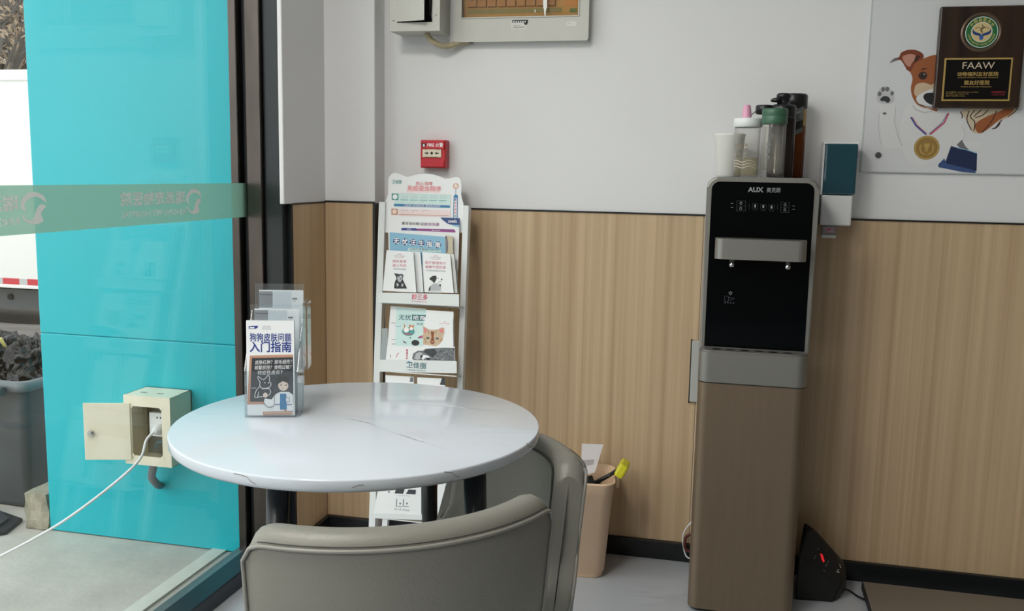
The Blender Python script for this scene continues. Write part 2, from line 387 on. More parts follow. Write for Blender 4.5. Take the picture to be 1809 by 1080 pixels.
# added fill panels under the ceiling, out of view, to brighten the interior
lp = None
for i, (x, y) in enumerate(((-1.0, .7), (-1.0, -1.3))):
    t = thing('added_fill_panel', 'added square glowing fill panel under the ceiling, out of view, brightening the room', 'fill light', (x, y, ZT), 'added fill panels')
    b = MB(M_white); b.box((x-.31, y-.31, ZT-.03), (x+.31, y+.31, ZT-.0005), bev=.004); b.build('fill_frame', t)
    b = MB(mat('fill_glow', '#fffaf2', .5, emit=FILL_GLOW)); b.box((x-.29, y-.29, ZT-.034), (x+.29, y+.29, ZT-.029)); b.build('fill_face', t)

# ------------------------------------------------------------------ outside
M_pave = mat('grey_concrete_pavement', '#bdb8b0', .8, noise=.12, nscale=5, bump=.25, bscale=25)
b = MB(M_pave); b.box((-30, -20, -.3), (GX-.045, 30, -.003)); 
b.box((GX-.155, YB, -.003), (GX-.105, 2.62, .004), mat('pale_stone_edge', '#d6d6cd', .7, noise=.05)); st(b, 'ground_outside')
TY = 2.62
b = MB(M_teal); b.box((-2.225, TY, 0.0), (-1.487, TY+.25, .682), bev=.003); b.box((-2.225, TY, .684), (-1.487, TY+.25, 3.2), bev=.003)
b.box((-2.22, TY+.006, 0), (-1.49, TY+.2, 3.2), M_teal); st(b, 'wall_teal')
b = MB(M_steel); b.box((-1.4865, 2.575, 0), (-1.460, 2.66, 3.0), bev=.003); st(b, 'trim_7')
# facade above the glass and the building mass outside
b = MB(mat('facade_grey', '#9a9c9c', .7)); b.box((GX-.06, YB-.1, ZT), (GX+.06, 3.2, 3.3)); st(b, 'wall_facade')

# socket box on the teal wall
t = thing('socket_box', 'cream metal outdoor socket box with open door on the teal wall', 'electrical box', (-1.75, TY, .31))
F0 = 2.50; b = MB(M_cream); fx = Frame((0, F0, 0), (1, 0, 0), (0, 0, 1))
x0, x1, z0, z1 = -1.832, -1.669, .307, .529
hx0, hx1, hz0, hz1 = -1.805, -1.699, .336, .495
th = .003
b.box((x0, F0, z0), (hx0, F0+th, z1)); b.box((hx1, F0, z0), (x1, F0+th, z1)); b.box((hx0, F0, z0), (hx1, F0+th, hz0)); b.box((hx0, F0, hz1), (hx1, F0+th, z1))
b.box((x0, F0+th, z0), (x0+th, TY-.001, z1)); b.box((x1-th, F0+th, z0), (x1, TY-.001, z1)); b.box((x0, F0+th, z0), (x1, TY-.001, z0+th)); b.box((x0, F0+th, z1-th), (x1, TY-.001, z1))
b.box((x0, TY-.006, z0), (x1, TY-.001, z1), mat('grey_box_interior', '#8d8c80', .7))
for cx, cz in ((hx0, hz0), (hx1, hz0), (hx0, hz1), (hx1, hz1)): b.lathe([(.006, 0), (.006, .002)], (cx, F0+.001, cz), None, 12, axis='y')
for xx in (-1.80, -1.74): b.box((xx, F0+.04, z1), (xx+.022, F0+.047, z1+.0006), mat('slot_grey', '#77756c', .6))
b.build('box_body', t)
b = MB(M_cream); ang = math.radians(197); L = .142
mt = Matrix.Translation(Vector((hx0-.002, F0-.004, 0))) @ Matrix.Rotation(ang, 4, 'Z')
b.box((0, -.002, .322), (L, .002, .505), bev=.0015, mtx=mt); dr = b.build('door', t)
lk = mt @ Vector((L-.022, .002, .408)); dirn = (mt.to_3x3() @ Vector((0, 1, 0)))
b = MB(M_chrome); b.tube([lk, lk+dirn*.006], .0095, n=12); b.tube([lk+dirn*.006, lk+dirn*.014], .006, n=12); sub(b, 'lock', dr, t)
b = MB(M_white); b.box((-1.764, F0+.03, .394), (-1.70, F0+.045, .470), bev=.002)
b.box((-1.737, F0+.0293, .452), (-1.733, F0+.031, .458), M_dark); b.box((-1.725, F0+.0293, .452), (-1.721, F0+.031, .458), M_dark); b.build('socket', t)
b = MB(mat('blue_wire', '#3c7d93', .5)); b.tube(smoothc([(-1.765, F0+.06, .345), (-1.75, F0+.045, .368), (-1.728, F0+.04, .374), (-1.70, F0+.05, .372)], 5), .0025); b.build('wire', t)
b = MB(mat('grey_conduit', '#6f7478', .5)); b.tube(smoothc([(-1.762, 2.55, .31), tuple(at(268, 840, 1, 2.55)), tuple(at(272, 850, 1, 2.56)), tuple(at(279, 857, 1, 2.585)), tuple(at(283, 858, 1, 2.615))], 5), .0125, n=14); b.build('conduit', t)
# plug and its white cable
t = thing('power_cable', 'white power cable plugged into the cream socket box, running down to the left', 'cable', (-1.71, F0, .42))
b = MB(M_white); b.lathe([(.017, 0), (.017, .012), (.012, .03), (.007, .036)], (-1.724, F0+.03, .420), None, 16, axis='y'); b.build('plug', t)
b = MB(M_white); A = [(-1.724, F0-.004, .420), (-1.738, 2.475, .397), at(246, 813, 1, 2.42), at(195, 860, 1, 2.36), at(120, 916, 1, 2.30), at(60, 952, 1, 2.26), at(0, 983, 1, 2.22), at(-60, 1010, 1, 2.2), at(-150, 1045, 2, .004)]
b.tube(smoothc([tuple(p) for p in A], 6), .0042, n=8); b.build('cord', t)

# outdoor rubbish bin with bags
M_bin = mat('grey_bin_plastic', '#4a5053', .5, noise=.15, nscale=6)
cx, cy = -2.60, 2.95
t = thing('rubbish_bin', 'dark grey outdoor rubbish bin beyond the glass, overfilled with black bags', 'bin', (cx, cy, 0))
def tapbox(b, cx, cy, prof, m, n=8, rot=0.0, sx=1.0, sy=1.0, smooth=True):
    rows = []
    for hw, r, z in prof:
        P = rrect(-hw*sx, -hw*sy, hw*sx, hw*sy, r, n); c, q = math.cos(rot), math.sin(rot)
        rows.append([(cx+c*x-q*y, cy+q*x+c*y, z) for x, y in P])
    b.grid(rows, m, smooth, True)
    k = len(rows[0]); b.add(rows[0], [tuple(range(k-1, -1, -1))], m)
    return rows
b = MB(M_bin); R0 = -.05
tapbox(b, cx, cy, [(.165, .03, 0), (.17, .03, .02), (.235, .03, .44), (.238, .03, .47)], M_bin, rot=R0); b.build('bin_body', t)
b = MB(mat('bin_rim_plastic', '#6d7478', .5)); rows = []
for hw, z in ((.238, .455), (.262, .455), (.266, .47), (.262, .488), (.238, .488), (.232, .46)):
    P = rrect(-hw, -hw, hw, hw, .035, 6); c, q = math.cos(R0), math.sin(R0); rows.append([(cx+c*x-q*y, cy+q*x+c*y, z) for x, y in P])
b.grid(rows, None, True, True); b.build('bin_rim', t)
c, q = math.cos(R0), math.sin(R0)
b = MB(M_bin)
p0 = Vector((cx, cy, 0)); U = Vector((c, q, 0)); Vv = Vector((-q, c, 0))
b.tube([p0+U*-.2-Vv*.285+Vector((0, 0, .46)), p0+U*.2-Vv*.285+Vector((0, 0, .46))], .016, n=12); b.build('handle_bar', t)
M_bag = mat('black_bag_plastic', '#0d0f11', .3, bump=.8, bscale=16)
def bag(c, r, label, seed):
    bm = bmesh.new(); bmesh.ops.create_icosphere(bm, subdivisions=6, radius=1); sv = Vector((seed*3.1, seed*1.7, 0))
    for v in bm.verts:
        k = .92+sum(am*(1-2.6*abs(noise.noise(Vector((v.co.x*fq, v.co.y*fq, v.co.z*fq*.7))+sv))) for fq, am in ((1.6, .17), (3.4, .12), (7.5, .055)))
        v.co = Vector((v.co.x*r[0]*k, v.co.y*r[1]*k, v.co.z*r[2]*k))
    o = MB(M_bag); o.addbm(bm, None, True, Matrix.Translation(Vector(c))); o = o.build('rubbish_bag', origin=c); o['label'] = label; o['category'] = 'rubbish bag'; o['group'] = 'bags in the outdoor bin'
bag((-2.69, 2.93, .465), (.12, .15, .13), 'crumpled black rubbish bag at the left in the outdoor bin', 1)
bag((-2.50, 2.97, .465), (.12, .15, .13), 'crumpled black rubbish bag in the outdoor bin next to the teal wall', 2)
b = MB(mat('yellow_stick', '#c9b96a', .5)); b.tube([(-2.60, 2.90, .53), (-2.61, 2.87, .60)], .006); o = b.build('yellow_stick', origin=(-2.60, 2.9, .58)); o['label'] = 'short yellow stick poking out of the black rubbish bags'; o['category'] = 'stick'
# stone block and dark flat ramp
bm = bmesh.new(); bmesh.ops.create_cube(bm, size=1); bmesh.ops.subdivide_edges(bm, edges=bm.edges[:], cuts=3, use_grid_fill=True)
for v in bm.verts: v.co = Vector((v.co.x*.085, v.co.y*.17, v.co.z*.125+.0625))+Vector((random.uniform(-1, 1), random.uniform(-1, 1), 0))*.005
b = MB(mat('rough_stone', '#a39d8c', .9, noise=.25, nscale=14, bump=.5, bscale=40)); b.addbm(bm, None, False, Matrix.Translation((-2.275, 2.70, 0)) @ Matrix.Rotation(.05, 4, 'Z')); o = b.build('stone_block', origin=(-2.3, 2.7, 0)); o['label'] = 'rough grey stone block on the pavement at the foot of the teal wall'; o['category'] = 'stone'
b = MB(mat('black_rubber', '#26292c', .6)); fg = Frame((0, 0, 0), (1, 0, 0), (0, 1, 0))
pt = [(-2.335, 2.545), (-2.37, 2.66), (-2.62, 2.74), (-2.62, 2.50), (-2.45, 2.44)]
b.prism(pt, fg, 0, .012, bev=.004); b.prism([(-2.38, 2.56), (-2.40, 2.63), (-2.55, 2.72), (-2.55, 2.55)], fg, .012, .02, mat('black_rubber_pad', '#3a3e42', .5)); o = b.build('rubber_mat', origin=(-2.45, 2.6, 0)); o['label'] = 'flat black rubber slab on the pavement at the left edge'; o['category'] = 'rubber slab'
# log
b = MB(mat('weathered_wood', '#6f6a65', .9, noise=.35, nscale=12, bump=.6, bscale=18, stretch=(.2, 2, 2)))
rows = []
for i in range(15):
    x = -5.5+i*.16; rows.append([(x, 4.75+.135*(1+.06*math.sin(i*1.3+k))*math.cos(k*math.pi/8),   .14+.135*(1+.07*math.sin(i*.9+k*2))*math.sin(k*math.pi/8)) for k in range(16)])
b.grid(rows, None, True, True)
for r in (rows[0][::-1], rows[-1]): b.add(r, [tuple(range(16))])
o = b.build('log', origin=(-4.4, 4.75, 0)); o['label'] = 'weathered grey log lying in front of the white truck'; o['category'] = 'log'
# truck
TYK = 5.5
t = thing('box_truck', 'white box truck parked outside beyond the glass', 'truck', (-5.4, TYK+.85, 0))
b = MB(mat('truck_white_paint', '#f2f1ee', .4)); b.box((-7.6, TYK, .39), (-3.3, TYK+1.7, 1.85), bev=.012); b.box((-7.62, TYK-.012, 1.79), (-3.28, TYK+1.71, 1.865), bev=.01)
b.box((-7.62, TYK-.014, .383), (-3.28, TYK+.02, .402), bev=.004); b.build('cargo_box', t)
ft = Frame((0, TYK-.001, 0), (1, 0, 0), (0, 0, 1)); b = MB(P_red)
M_rr = mat('red_reflector', '#d0414b', .3); M_sr = mat('silver_reflector', '#c8c8c8', .3)
for i in range(21):
    a = -7.55+i*.2; b.prism([(a, .408), (a+.135, .408), (a+.135, .45), (a, .45)], ft, 0, .0025, M_rr); b.prism([(a+.135, .408), (a+.2, .408), (a+.2, .45), (a+.135, .45)], ft, 0, .0025, M_sr)
b.build('reflective_tape', t)
b = MB(mat('chassis_grey', '#5a5e60', .6)); b.box((-7.5, TYK+.12, .215), (-3.4, TYK+.2, .355)); b.box((-7.5, TYK+1.4, .215), (-3.4, TYK+1.48, .355)); b.box((-7.5, TYK+.2, .35), (-3.4, TYK+1.4, .39), M_dark)
for x in (-5.0, -4.2): b.lathe([(.022, -.01), (.022, .012)], (x, TYK+.12, .30), M_dark, 12, axis='y')
b.build('chassis', t)
for wx in (-6.9, -3.95):
    for wy in (TYK+.22, TYK+1.3):
        b = MB(mat('tyre_rubber', '#1e1f21', .8)); b.lathe([(.08, 0), (.18, 0), (.2, .03), (.2, .15), (.18, .18), (.08, .18)], (wx, wy+.18, .20), None, 28, axis='y'); w = b.build('wheel', t)
        b = MB(mat('wheel_hub_grey', '#86888a', .5, .5)); b.lathe([(.02, .175), (.1, .175), (.1, .185), (.03, .195)], (wx, wy+.18, .20), None, 20, axis='y'); sub(b, 'hub', w, t)
# bare winter trees and dry brush beyond the truck
M_bark = mat('grey_bark', '#5b554f', .9, noise=.2, nscale=10); M_leaf = mat('dry_leaf', '#a08c74', .8, noise=.3, nscale=3)
def tree(x, y, h, seed, label):
    rnd = random.Random(seed); t = thing('bare_tree', label, 'tree', (x, y, 0), 'bare trees beyond the truck')
    b = MB(M_bark); tips = []
    def br(p, d, L, r, k):
        pts = [p]; q = p.copy(); dd = d.copy()
        for i in range(4):
            dd = (dd+Vector((rnd.uniform(-1, 1), rnd.uniform(-1, 1), rnd.uniform(-.5, .8)))*.22).normalized(); q = q+dd*L/4; pts.append(q.copy())
        b.tube(pts, [r*(1-.12*i) for i in range(5)], None, 6 if k < 2 else 4, cap=False)
        tips.append((q.copy(), pts[2].copy()))
        if k < 4:
            for i in range(3 if k else 5):
                s0 = pts[rnd.choice((2, 3, 4))]; nd = (dd+Vector((rnd.uniform(-1, 1), rnd.uniform(-1, 1), rnd.uniform(-.3, .7)))*.9).normalized(); br(s0, nd, L*rnd.uniform(.5, .75), r*.5, k+1)
    br(Vector((x, y, 0)), Vector((0, 0, 1)), h*.5, .09, 0); b.build('branches', t)
    l = MB(M_leaf)
    for q, p2 in tips[5:]:
        for i in range(6):
            c = q+Vector((rnd.gauss(0, .22), rnd.gauss(0, .22), rnd.gauss(0, .2))); a = Vector((rnd.uniform(-1, 1), rnd.uniform(-1, 1), rnd.uniform(-1, 1))).normalized()*.05; e = a.orthogonal().normalized()*.02
            l.add([c-a, c+e, c+a, c-e], [(0, 1, 2, 3)])
    l.build('dry_leaves', t, raw=True)
tree(-8.7, 9.6, 4.4, 3, 'bare grey tree with dry brown leaves above the white truck, nearest the teal wall'); tree(-11.4, 12.4, 5.6, 5, 'bare grey tree with dry brown leaves above the truck at the far left edge')
b = MB(mat('dry_brush', '#8f7f6c', .9, noise=.3, nscale=2)); rnd = random.Random(11)
for i in range(15000):
    p = Vector((rnd.uniform(-20, -8.5), rnd.uniform(15.0, 16.4), rnd.uniform(0, 6.2))); d = Vector((rnd.uniform(-1, 1), rnd.uniform(-.6, .6), rnd.uniform(-.2, 1))).normalized()*rnd.uniform(.14, .4); e = d.orthogonal().normalized()*.05
    b.add([p-d-e*.3, p+e, p+d, p-e], [(0, 1, 2, 3)])
o = b.build('brush', raw=True); o['label'] = 'tangle of dry brown brush and twigs behind the bare trees'; o['category'] = 'brush'; o['kind'] = 'stuff'

# ------------------------------------------------------------------ round table
TC = Vector((-.694, 1.66, 0)); TR, TZ = .351, .75
M_marble = marble('white_marble_top', '#cad1da', '#8d9092', .1, 1.5, .012, 4.3, 1.6, .25, .03)
t = thing('round_table', 'round white marble topped table with black legs by the window', 'table', TC)
b = MB(M_marble); prof = [(0, TZ-.022), (TR-.004, TZ-.022), (TR-.001, TZ-.019), (TR, TZ-.016), (TR, TZ-.003), (TR-.0008, TZ-.0008), (TR-.003, TZ), (0, TZ)]
b.lathe(prof, TC, None, 128, cap=False)
ft_ = Frame((0, 0, TZ), (1, 0, 0), (0, 1, 0)); vb = b
rnd = random.Random(4)
def vn(pts, w, m):
    P = [ft_.px(*p) for p in pts]; P = smoothc(P, 8); L = []; Rr = []
    for i, p in enumerate(P):
        q0 = Vector(P[max(i-1, 0)]); q1 = Vector(P[min(i+1, len(P)-1)]); d = (q1-q0).normalized(); nn = Vector((-d.y, d.x)); ww = w*(.25+.75*abs(math.sin(i*.7+.4)))*math.sin(math.pi*(i+.6)/(len(P)+.2))+.00015
        j = Vector(p)+nn*rnd.uniform(-1, 1)*w*.35; L.append(tuple(j+nn*ww)); Rr.append(tuple(j-nn*ww))
    for i in range(len(L)-1): vb.flat([L[i], Rr[i], Rr[i+1], L[i+1]], ft_, .00025, m)
MV1 = mat('vein_dark', '#8a8d8f', .12); MV2 = mat('vein_soft', '#c9ced2', .12); MV3 = mat('vein_pale', '#d5dadf', .12)
vn([(609, 739), (630, 743), (650, 748), (664, 752)], .0011, MV1); vn([(664, 752), (685, 760), (700, 766)], .0012, MV2); vn([(699, 766), (715, 771), (735, 778), (755, 783)], .0012, MV1); vn([(752, 783), (775, 790), (797, 797)], .001, MV2)
vn([(585, 733), (640, 737), (700, 743)], .0016, MV2); vn([(680, 709), (740, 713), (800, 719), (860, 725), (925, 729)], .0035, MV3); vn([(690, 765), (730, 772), (752, 782)], .003, MV3); vn([(790, 715), (830, 722), (880, 726)], .0012, MV2)
eb = b; ME = mat('vein_edge', '#8f8b88', .2)
def rimpt(px, py):
    d = CR*((px-W_/2)/FPX)+CU*(-(py-H_/2)/FPX)+CF; o = Vector((CP.x-TC.x, CP.y-TC.y)); dd = Vector((d.x, d.y)); R = TR+.0004
    A = dd.dot(dd); B = o.dot(dd); C = o.dot(o)-R*R; k = (-B-math.sqrt(max(B*B-A*C, 0)))/A; return CP+d*k
for pts in ([(413, 837), (424, 839), (436, 843), (444, 852), (452, 856)], [(622, 862), (632, 858), (643, 857)], [(785, 834), (800, 836), (806, 842), (812, 843)], [(930, 783), (936, 790), (941, 790), (946, 781)]):
    Q = [rimpt(*p) for p in pts]
    for p, q in zip(Q, Q[1:]): eb.add([p+Vector((0, 0, .0007)), p-Vector((0, 0, .0007)), q-Vector((0, 0, .0007)), q+Vector((0, 0, .0007))], [(0, 1, 2, 3)], ME)
b.build('tabletop', t, raw=True)
M_leg = mat('black_table_leg', '#1b1e22', .3, .2)
for lx, ly in ((-.752, 1.44), (-.889, 1.72), (-.655, 1.965), (-.428, 1.545)):
    b = MB(M_leg); d = Vector((lx-TC.x, ly-TC.y, 0)).normalized()*.05; P = [Vector((lx, ly, TZ-.023)), Vector((lx, ly, .4))+d*.3, Vector((lx, ly, .004))+d*.8]
    b.tube(P, [.0205, .0175, .013], None, 20); b.build('leg', t)
b = MB(M_leg); b.box((-.86, 1.50, TZ-.032), (-.50, 1.85, TZ-.0222), bev=.002); b.build('mounting_plate', t)

# ------------------------------------------------------------------ leather tub chairs
def make_chair(name, label, mid, fdir, ztop, half=42, R=.345, seatz=.455):
    f = Vector((fdir[0], fdir[1], 0)).normalized(); lat = Vector((-f.y, f.x, 0)); C = Vector((mid[0], mid[1], 0))+f*R
    t = thing(name, label, 'chair', C, 'grey leather tub chairs')
    T = .058; zb = .395; H = ztop-zb
    def pos(a, r, z, lean=.24):
        k = 1-(ztop-z)*lean
        return C+(-f*math.cos(a)+lat*math.sin(a))*(r*k)+Vector((0, 0, z))
    A = math.radians(half); N = 40
    flare = lambda z: 1+.26*(1-min(1, max(0, (z-.44)/.075)))   # the ends sweep out at seat level
    # shell section: outer face, rounded top, inner face, bottom
    sec = [(R, zb+.012), (R+.002, .44), (R+.003, .465), (R+.004, .49), (R+.004, .515), (R+.004, .58), (R+.004, ztop-.03), (R-.001, ztop-.014), (R-.012, ztop-.004), (R-.026, ztop), (R-.042, ztop-.004), (R-T+.003, ztop-.016), (R-T, ztop-.035), (R-T-.004, .58), (R-T-.004, .515), (R-T-.003, .49), (R-T-.002, .465), (R-T-.001, .44), (R-T, zb+.02), (R-T+.01, zb), (R-.012, zb)]
    def drop(a):   # corners rounded off at both ends
        e = max(0, (abs(a)-(A-.11))/.11); return .030*(1-math.sqrt(max(0, 1-e*e)))
    rows = []
    for a, g in [(-A-.006, .04), (-A-.006, .4), (-A-.006, .84), (-A-.004, .95)]+[(-A+2*A*i/N, 1) for i in range(N+1)]+[(A+.004, .95), (A+.006, .84), (A+.006, .4), (A+.006, .04)]:
        rw = []
        for r, z in sec:
            zz = zb+(z-zb)*(H-drop(max(-A, min(A, a))))/H; rr = R-T/2+(r-(R-T/2))*g
            rw.append(pos(a*flare(zz), rr, zz))
        rows.append(rw)
    b = MB(M_leather); b.grid(rows, None, True, True)
    n = len(sec); b.add(rows[0], [tuple(range(n-1, -1, -1))]); b.add(rows[-1], [tuple(range(n))])
    back = b.build('backrest', t)
    b = MB(M_pipe); P = [pos(-A*1.005, R+.002, zb+.02)]
    zt = lambda a: zb+(ztop-.022-zb)*(H-drop(a))/H
    P = [pos(-A*flare(z), R+.005, z) for z in [zb+.02+(zt(-A)-zb-.02)*i/16 for i in range(16)]]+[pos(-A+2*A*i/N, R+.0055, zt(-A+2*A*i/N)) for i in range(N+1)]+[pos(A*flare(z), R+.005, z) for z in [zb+.02+(zt(A)-zb-.02)*i/16 for i in range(15, -1, -1)]]
    b.tube(P, .0032, None, 8); sub(b, 'piping', back, t)
    b = MB(M_seam); zi = lambda a: zb+(ztop-.020-zb)*(H-drop(a))/H
    P = [pos(-A*flare(z), R-T-.001, z) for z in [.47+(zi(-A)-.47)*i/12 for i in range(12)]]+[pos(-A+2*A*i/N, R-T-.0015, zi(-A+2*A*i/N)) for i in range(N+1)]+[pos(A*flare(z), R-T-.001, z) for z in [.47+(zi(A)-.47)*i/12 for i in range(11, -1, -1)]]
    b.tube(P, .0022, None, 6); P2 = [pos(-A+2*A*i/N, R+.0042, zt(-A+2*A*i/N)+.006) for i in range(2, N-1)]; b.tube(P2, .0009, None, 5)
    sub(b, 'stitched_seam', back, t)
    # seat: rounded rear, tapering to the front
    def outline(sc):
        O = []
        for i in range(25): 
            a = -A*.97+2*A*.97*i/24; O.append(-f*math.cos(a)*(R-T-.012)*sc+lat*math.sin(a)*(R-T-.012)*sc)
        fr_ = [(.205, .03), (.16, .085), (.13, .115), (.09, .125), (0, .127), (-.09, .125), (-.13, .115), (-.16, .085), (-.205, .03)]
        O += [lat*x*.78*sc+f*(y-.035)*sc for x, y in fr_]; return O
    rows = [[C+p+Vector((0, 0, z)) for p in outline(sc)] for sc, z in ((.97, .375), (1, .385), (1, seatz-.018), (.985, seatz-.006), (.95, seatz), (.5, seatz+.006), (.05, seatz+.008))]
    b = MB(M_leather); b.grid(rows, None, True, True); k = len(rows[0]); b.add(rows[0], [tuple(range(k-1, -1, -1))]); b.add(rows[-1], [tuple(range(k))]); seat = b.build('seat', t)
    b = MB(M_seam); b.tube([C+p*1.003+Vector((0, 0, seatz-.014)) for p in outline(1)], .003, None, 6, closed=True); sub(b, 'seat_piping', seat, t)
    b = MB(mat('black_chair_base', '#17181a', .5)); rows = [[C+p*.93+Vector((0, 0, z)) for p in outline(1)] for z in (.345, .376)]; b.grid(rows, None, False, True); b.add(rows[0], [tuple(range(k))]); b.add(rows[1], [tuple(range(k))]); b.build('base', t)
    for sx, sy in ((.15, -.20), (-.15, -.20), (.13, .03), (-.13, .03)):
        p = C+lat*sx+f*sy; q = C+lat*sx*1.12+f*sy*1.05
        b = MB(mat('black_leg', '#141517', .45)); b.tube([p+Vector((0, 0, .36)), q+Vector((0, 0, .003))], [.019, .012], None, 14); b.build('leg', t)
    return t
make_chair('tub_chair', 'grey leather tub chair in the foreground, its back towards the viewer', (-.405, 1.205), (-.57, .82), .732, 44, .345)
make_chair('tub_chair', 'grey leather tub chair at the right side of the table, seen from its inner side', (-.371, 1.909), (-.65, -.76), .692, 36.5, .352)

# ------------------------------------------------------------------ leaflet holder on the table
HF = Frame((-.918, 1.622, TZ), (.953, .303, 0), (0, .0, 1))
HW = .1
t = thing('leaflet_holder', 'clear acrylic tiered leaflet holder standing on the round table', 'leaflet holder', HF.w(.05, 0, -.04))
lean = .04
def sheet(b, fr, a0, b0, a1, b1, d0, m=None, ln=0.0, th=.0018):
    P = [(a0, b0), (a1, b0), (a1, b1), (a0, b1)]
    V = [fr.w(x, y, d0-ln*y) for x, y in P]+[fr.w(x, y, d0-ln*y-th) for x, y in P]
    b.add(V, [(0, 1, 2, 3), (7, 6, 5, 4), (1, 0, 4, 5), (2, 1, 5, 6), (3, 2, 6, 7), (0, 3, 7, 4)], m)
b = MB(M_acryl); sheet(b, HF, 0, .001, HW, .092, 0, None, .02); b.build('front_panel', t)
b = MB(M_acryl); sheet(b, HF, .006, .001, .104, .218, -.034, None, .05); b.build('middle_panel', t)
b = MB(M_acryl); sheet(b, HF, .010, .001, .106, .256, -.062, None, .06); b.build('back_panel', t)
b = MB(M_acryl)
b.box((0, 0, 0), (1, 1, 1), mtx=Matrix.Translation(HF.w(0, .0005, -.085)) @ Matrix(((HF.u.x*HW, HF.n.x*.085, 0, 0), (HF.u.y*HW, HF.n.y*.085, 0, 0), (0, 0, .002, 0), (0, 0, 0, 1)))); b.build('base', t)
for a in (0, HW+.002):
    b = MB(M_acryl); V = [HF.w(a, .002, 0), HF.w(a, .002, -.085), HF.w(a, .2, -.085), HF.w(a, .092, -.002)]; V2 = [v+HF.u*.0018 for v in V]
    b.add(V+V2, [(0, 1, 2, 3), (7, 6, 5, 4), (0, 4, 5, 1), (1, 5, 6, 2), (2, 6, 7, 3), (3, 7, 4, 0)]); b.build('side_panel', t)
b = MB(M_acryl); b.box((0, 0, 0), (.010, .05, .135), mtx=Matrix.Translation(HF.w(.1055, .085, -.055)) @ Matrix(((HF.u.x, -HF.n.x, 0, 0), (HF.u.y, -HF.n.y, 0, 0), (0, 0, 1, 0), (0, 0, 0, 1)))); b.build('card_pocket', t)
# front brochure
def leaf_thing(name, label, fr, w, h, th=.0015, group=None, m=None):
    b = MB(m or M_paper); b.prism([(0, 0), (w, 0), (w, h), (0, h)], fr, -th, 0, m or M_paper, M_paperg); return b
BF = Frame(HF.w(.004, .003, -.005), HF.u, (HF.v-HF.n*.035))
b = leaf_thing('brochure', '', BF, .092, .188, .010); E_ = .0003
def bp(x, y): return ((x-60)/460*.092, (1050-y)/985*.188)     # print layout units
b.flat([bp(85, 122), bp(172, 115), bp(172, 135), bp(150, 148), bp(85, 148)], BF, E_, P_navy); b.rect(BF, *bp(94, 143), *bp(140, 130), E_*2, P_white)
b.text('皮肤', BF, *bp(255, 125), P_lgrey, E_, h=.004, w=.016); b.rect(BF, *bp(212, 152), *bp(300, 146), E_, P_lgrey)
b.text('狗狗皮肤问题', BF, *bp(294, 235), P_navy, E_, w=.0795, h=.0158, bold=.016); b.text('入门指南', BF, *bp(292, 333), P_navy, E_, w=.0795, h=.0205, bold=.022)
b.flat([bp(92, 425), bp(508, 412), bp(508, 925), bp(60, 935)], BF, E_, P_tan); b.flat([bp(112, 450), bp(508, 440), bp(508, 905), bp(88, 905)], BF, E_*2, P_board)
for body, y, x, w in (('皮肤红肿？脱毛细壳？', 490, 320, .071), ('频繁抓挠？食物过敏？', 545, 315, .071), ('特应性皮炎？', 598, 285, .048)): b.text(body, BF, *bp(x, y), P_white, E_*3, w=w, h=.0085, bold=.0, slant=.15, rot=.03)
def sk(l, w=.0011, m=P_white, d=E_*3): b.line([bp(*p) for p in smoothc(l, 4)], BF, w, d, m)
sk([(190, 700), (170, 668), (172, 640), (200, 665), (225, 672), (245, 655), (262, 632), (278, 640), (280, 690), (294, 715), (285, 745), (250, 762), (205, 762), (185, 735), (190, 700)]); sk([(185, 745), (150, 790), (135, 850), (160, 860), (175, 800)]); sk([(270, 760), (290, 800), (268, 840)]); sk([(160, 855), (230, 850), (268, 840)]); sk([(205, 770), (275, 768)])
b.disc(BF, *bp(235, 705), .0012, E_*3, P_white); b.disc(BF, *bp(270, 708), .0012, E_*3, P_white); b.line([bp(105, 762), bp(150, 762)], BF, .001, E_*3, P_white)
# vet drawing
b.flat([bp(*p) for p in ((232, 870), (300, 880), (330, 830), (380, 800), (470, 800), (505, 830), (505, 1000), (320, 1000), (320, 940), (265, 960), (222, 910))], BF, E_*3, P_white)
sk([(232, 865), (222, 910), (262, 962), (320, 945), (330, 830), (380, 802)], .0009, P_board, E_*4); sk([(470, 802), (508, 830)], .0009, P_board, E_*4)
b.flat([bp(*p) for p in ((380, 820), (440, 820), (445, 985), (378, 985))], BF, E_*4, P_blue); b.flat([bp(*p) for p in ((380, 985), (445, 985), (445, 1000), (380, 1000))], BF, E_*4, P_tan)
b.rect(BF, *bp(435, 905), *bp(470, 860), E_*5, P_white); b.line([bp(*p) for p in ((435, 905), (470, 905), (470, 862), (435, 862), (435, 905))], BF, .0007, E_*6, P_navy); sk([(330, 935), (380, 930)], .0014, P_navy, E_*5); sk([(445, 935), (495, 932)], .0014, P_navy, E_*5)
b.disc(BF, *bp(238, 835), .0044, E_*4, P_skin, ry=.005); b.disc(BF, *bp(412, 735), .0098, E_*4, P_skin, ry=.0105)
b.flat([bp(*p) for p in smoothc([(352, 720), (352, 660), (390, 638), (440, 638), (470, 665), (468, 715), (440, 700), (400, 690), (394, 712), (385, 700), (365, 718)], 3, True)], BF, E_*5, P_black)
b.disc(BF, *bp(392, 730), .0013, E_*5, P_black); b.disc(BF, *bp(440, 730), .0013, E_*5, P_black); sk([(405, 762), (418, 764)], .0006, P_black, E_*5)
b.flat([bp(*p) for p in ((210, 1010), (500, 1005), (500, 1040), (215, 1045))], BF, E_*5, P_tan); b.rect(BF, *bp(240, 1005), *bp(420, 990), E_*5, P_white); b.line([bp(220, 1022), bp(500, 1018)], BF, .0012, E_*6, P_skin)
o = b.build('brochure', origin=BF.w(.045, 0, 0), raw=True); o['label'] = 'brochure with navy title and chalkboard drawing in the front pocket of the clear holder'; o['category'] = 'brochure'
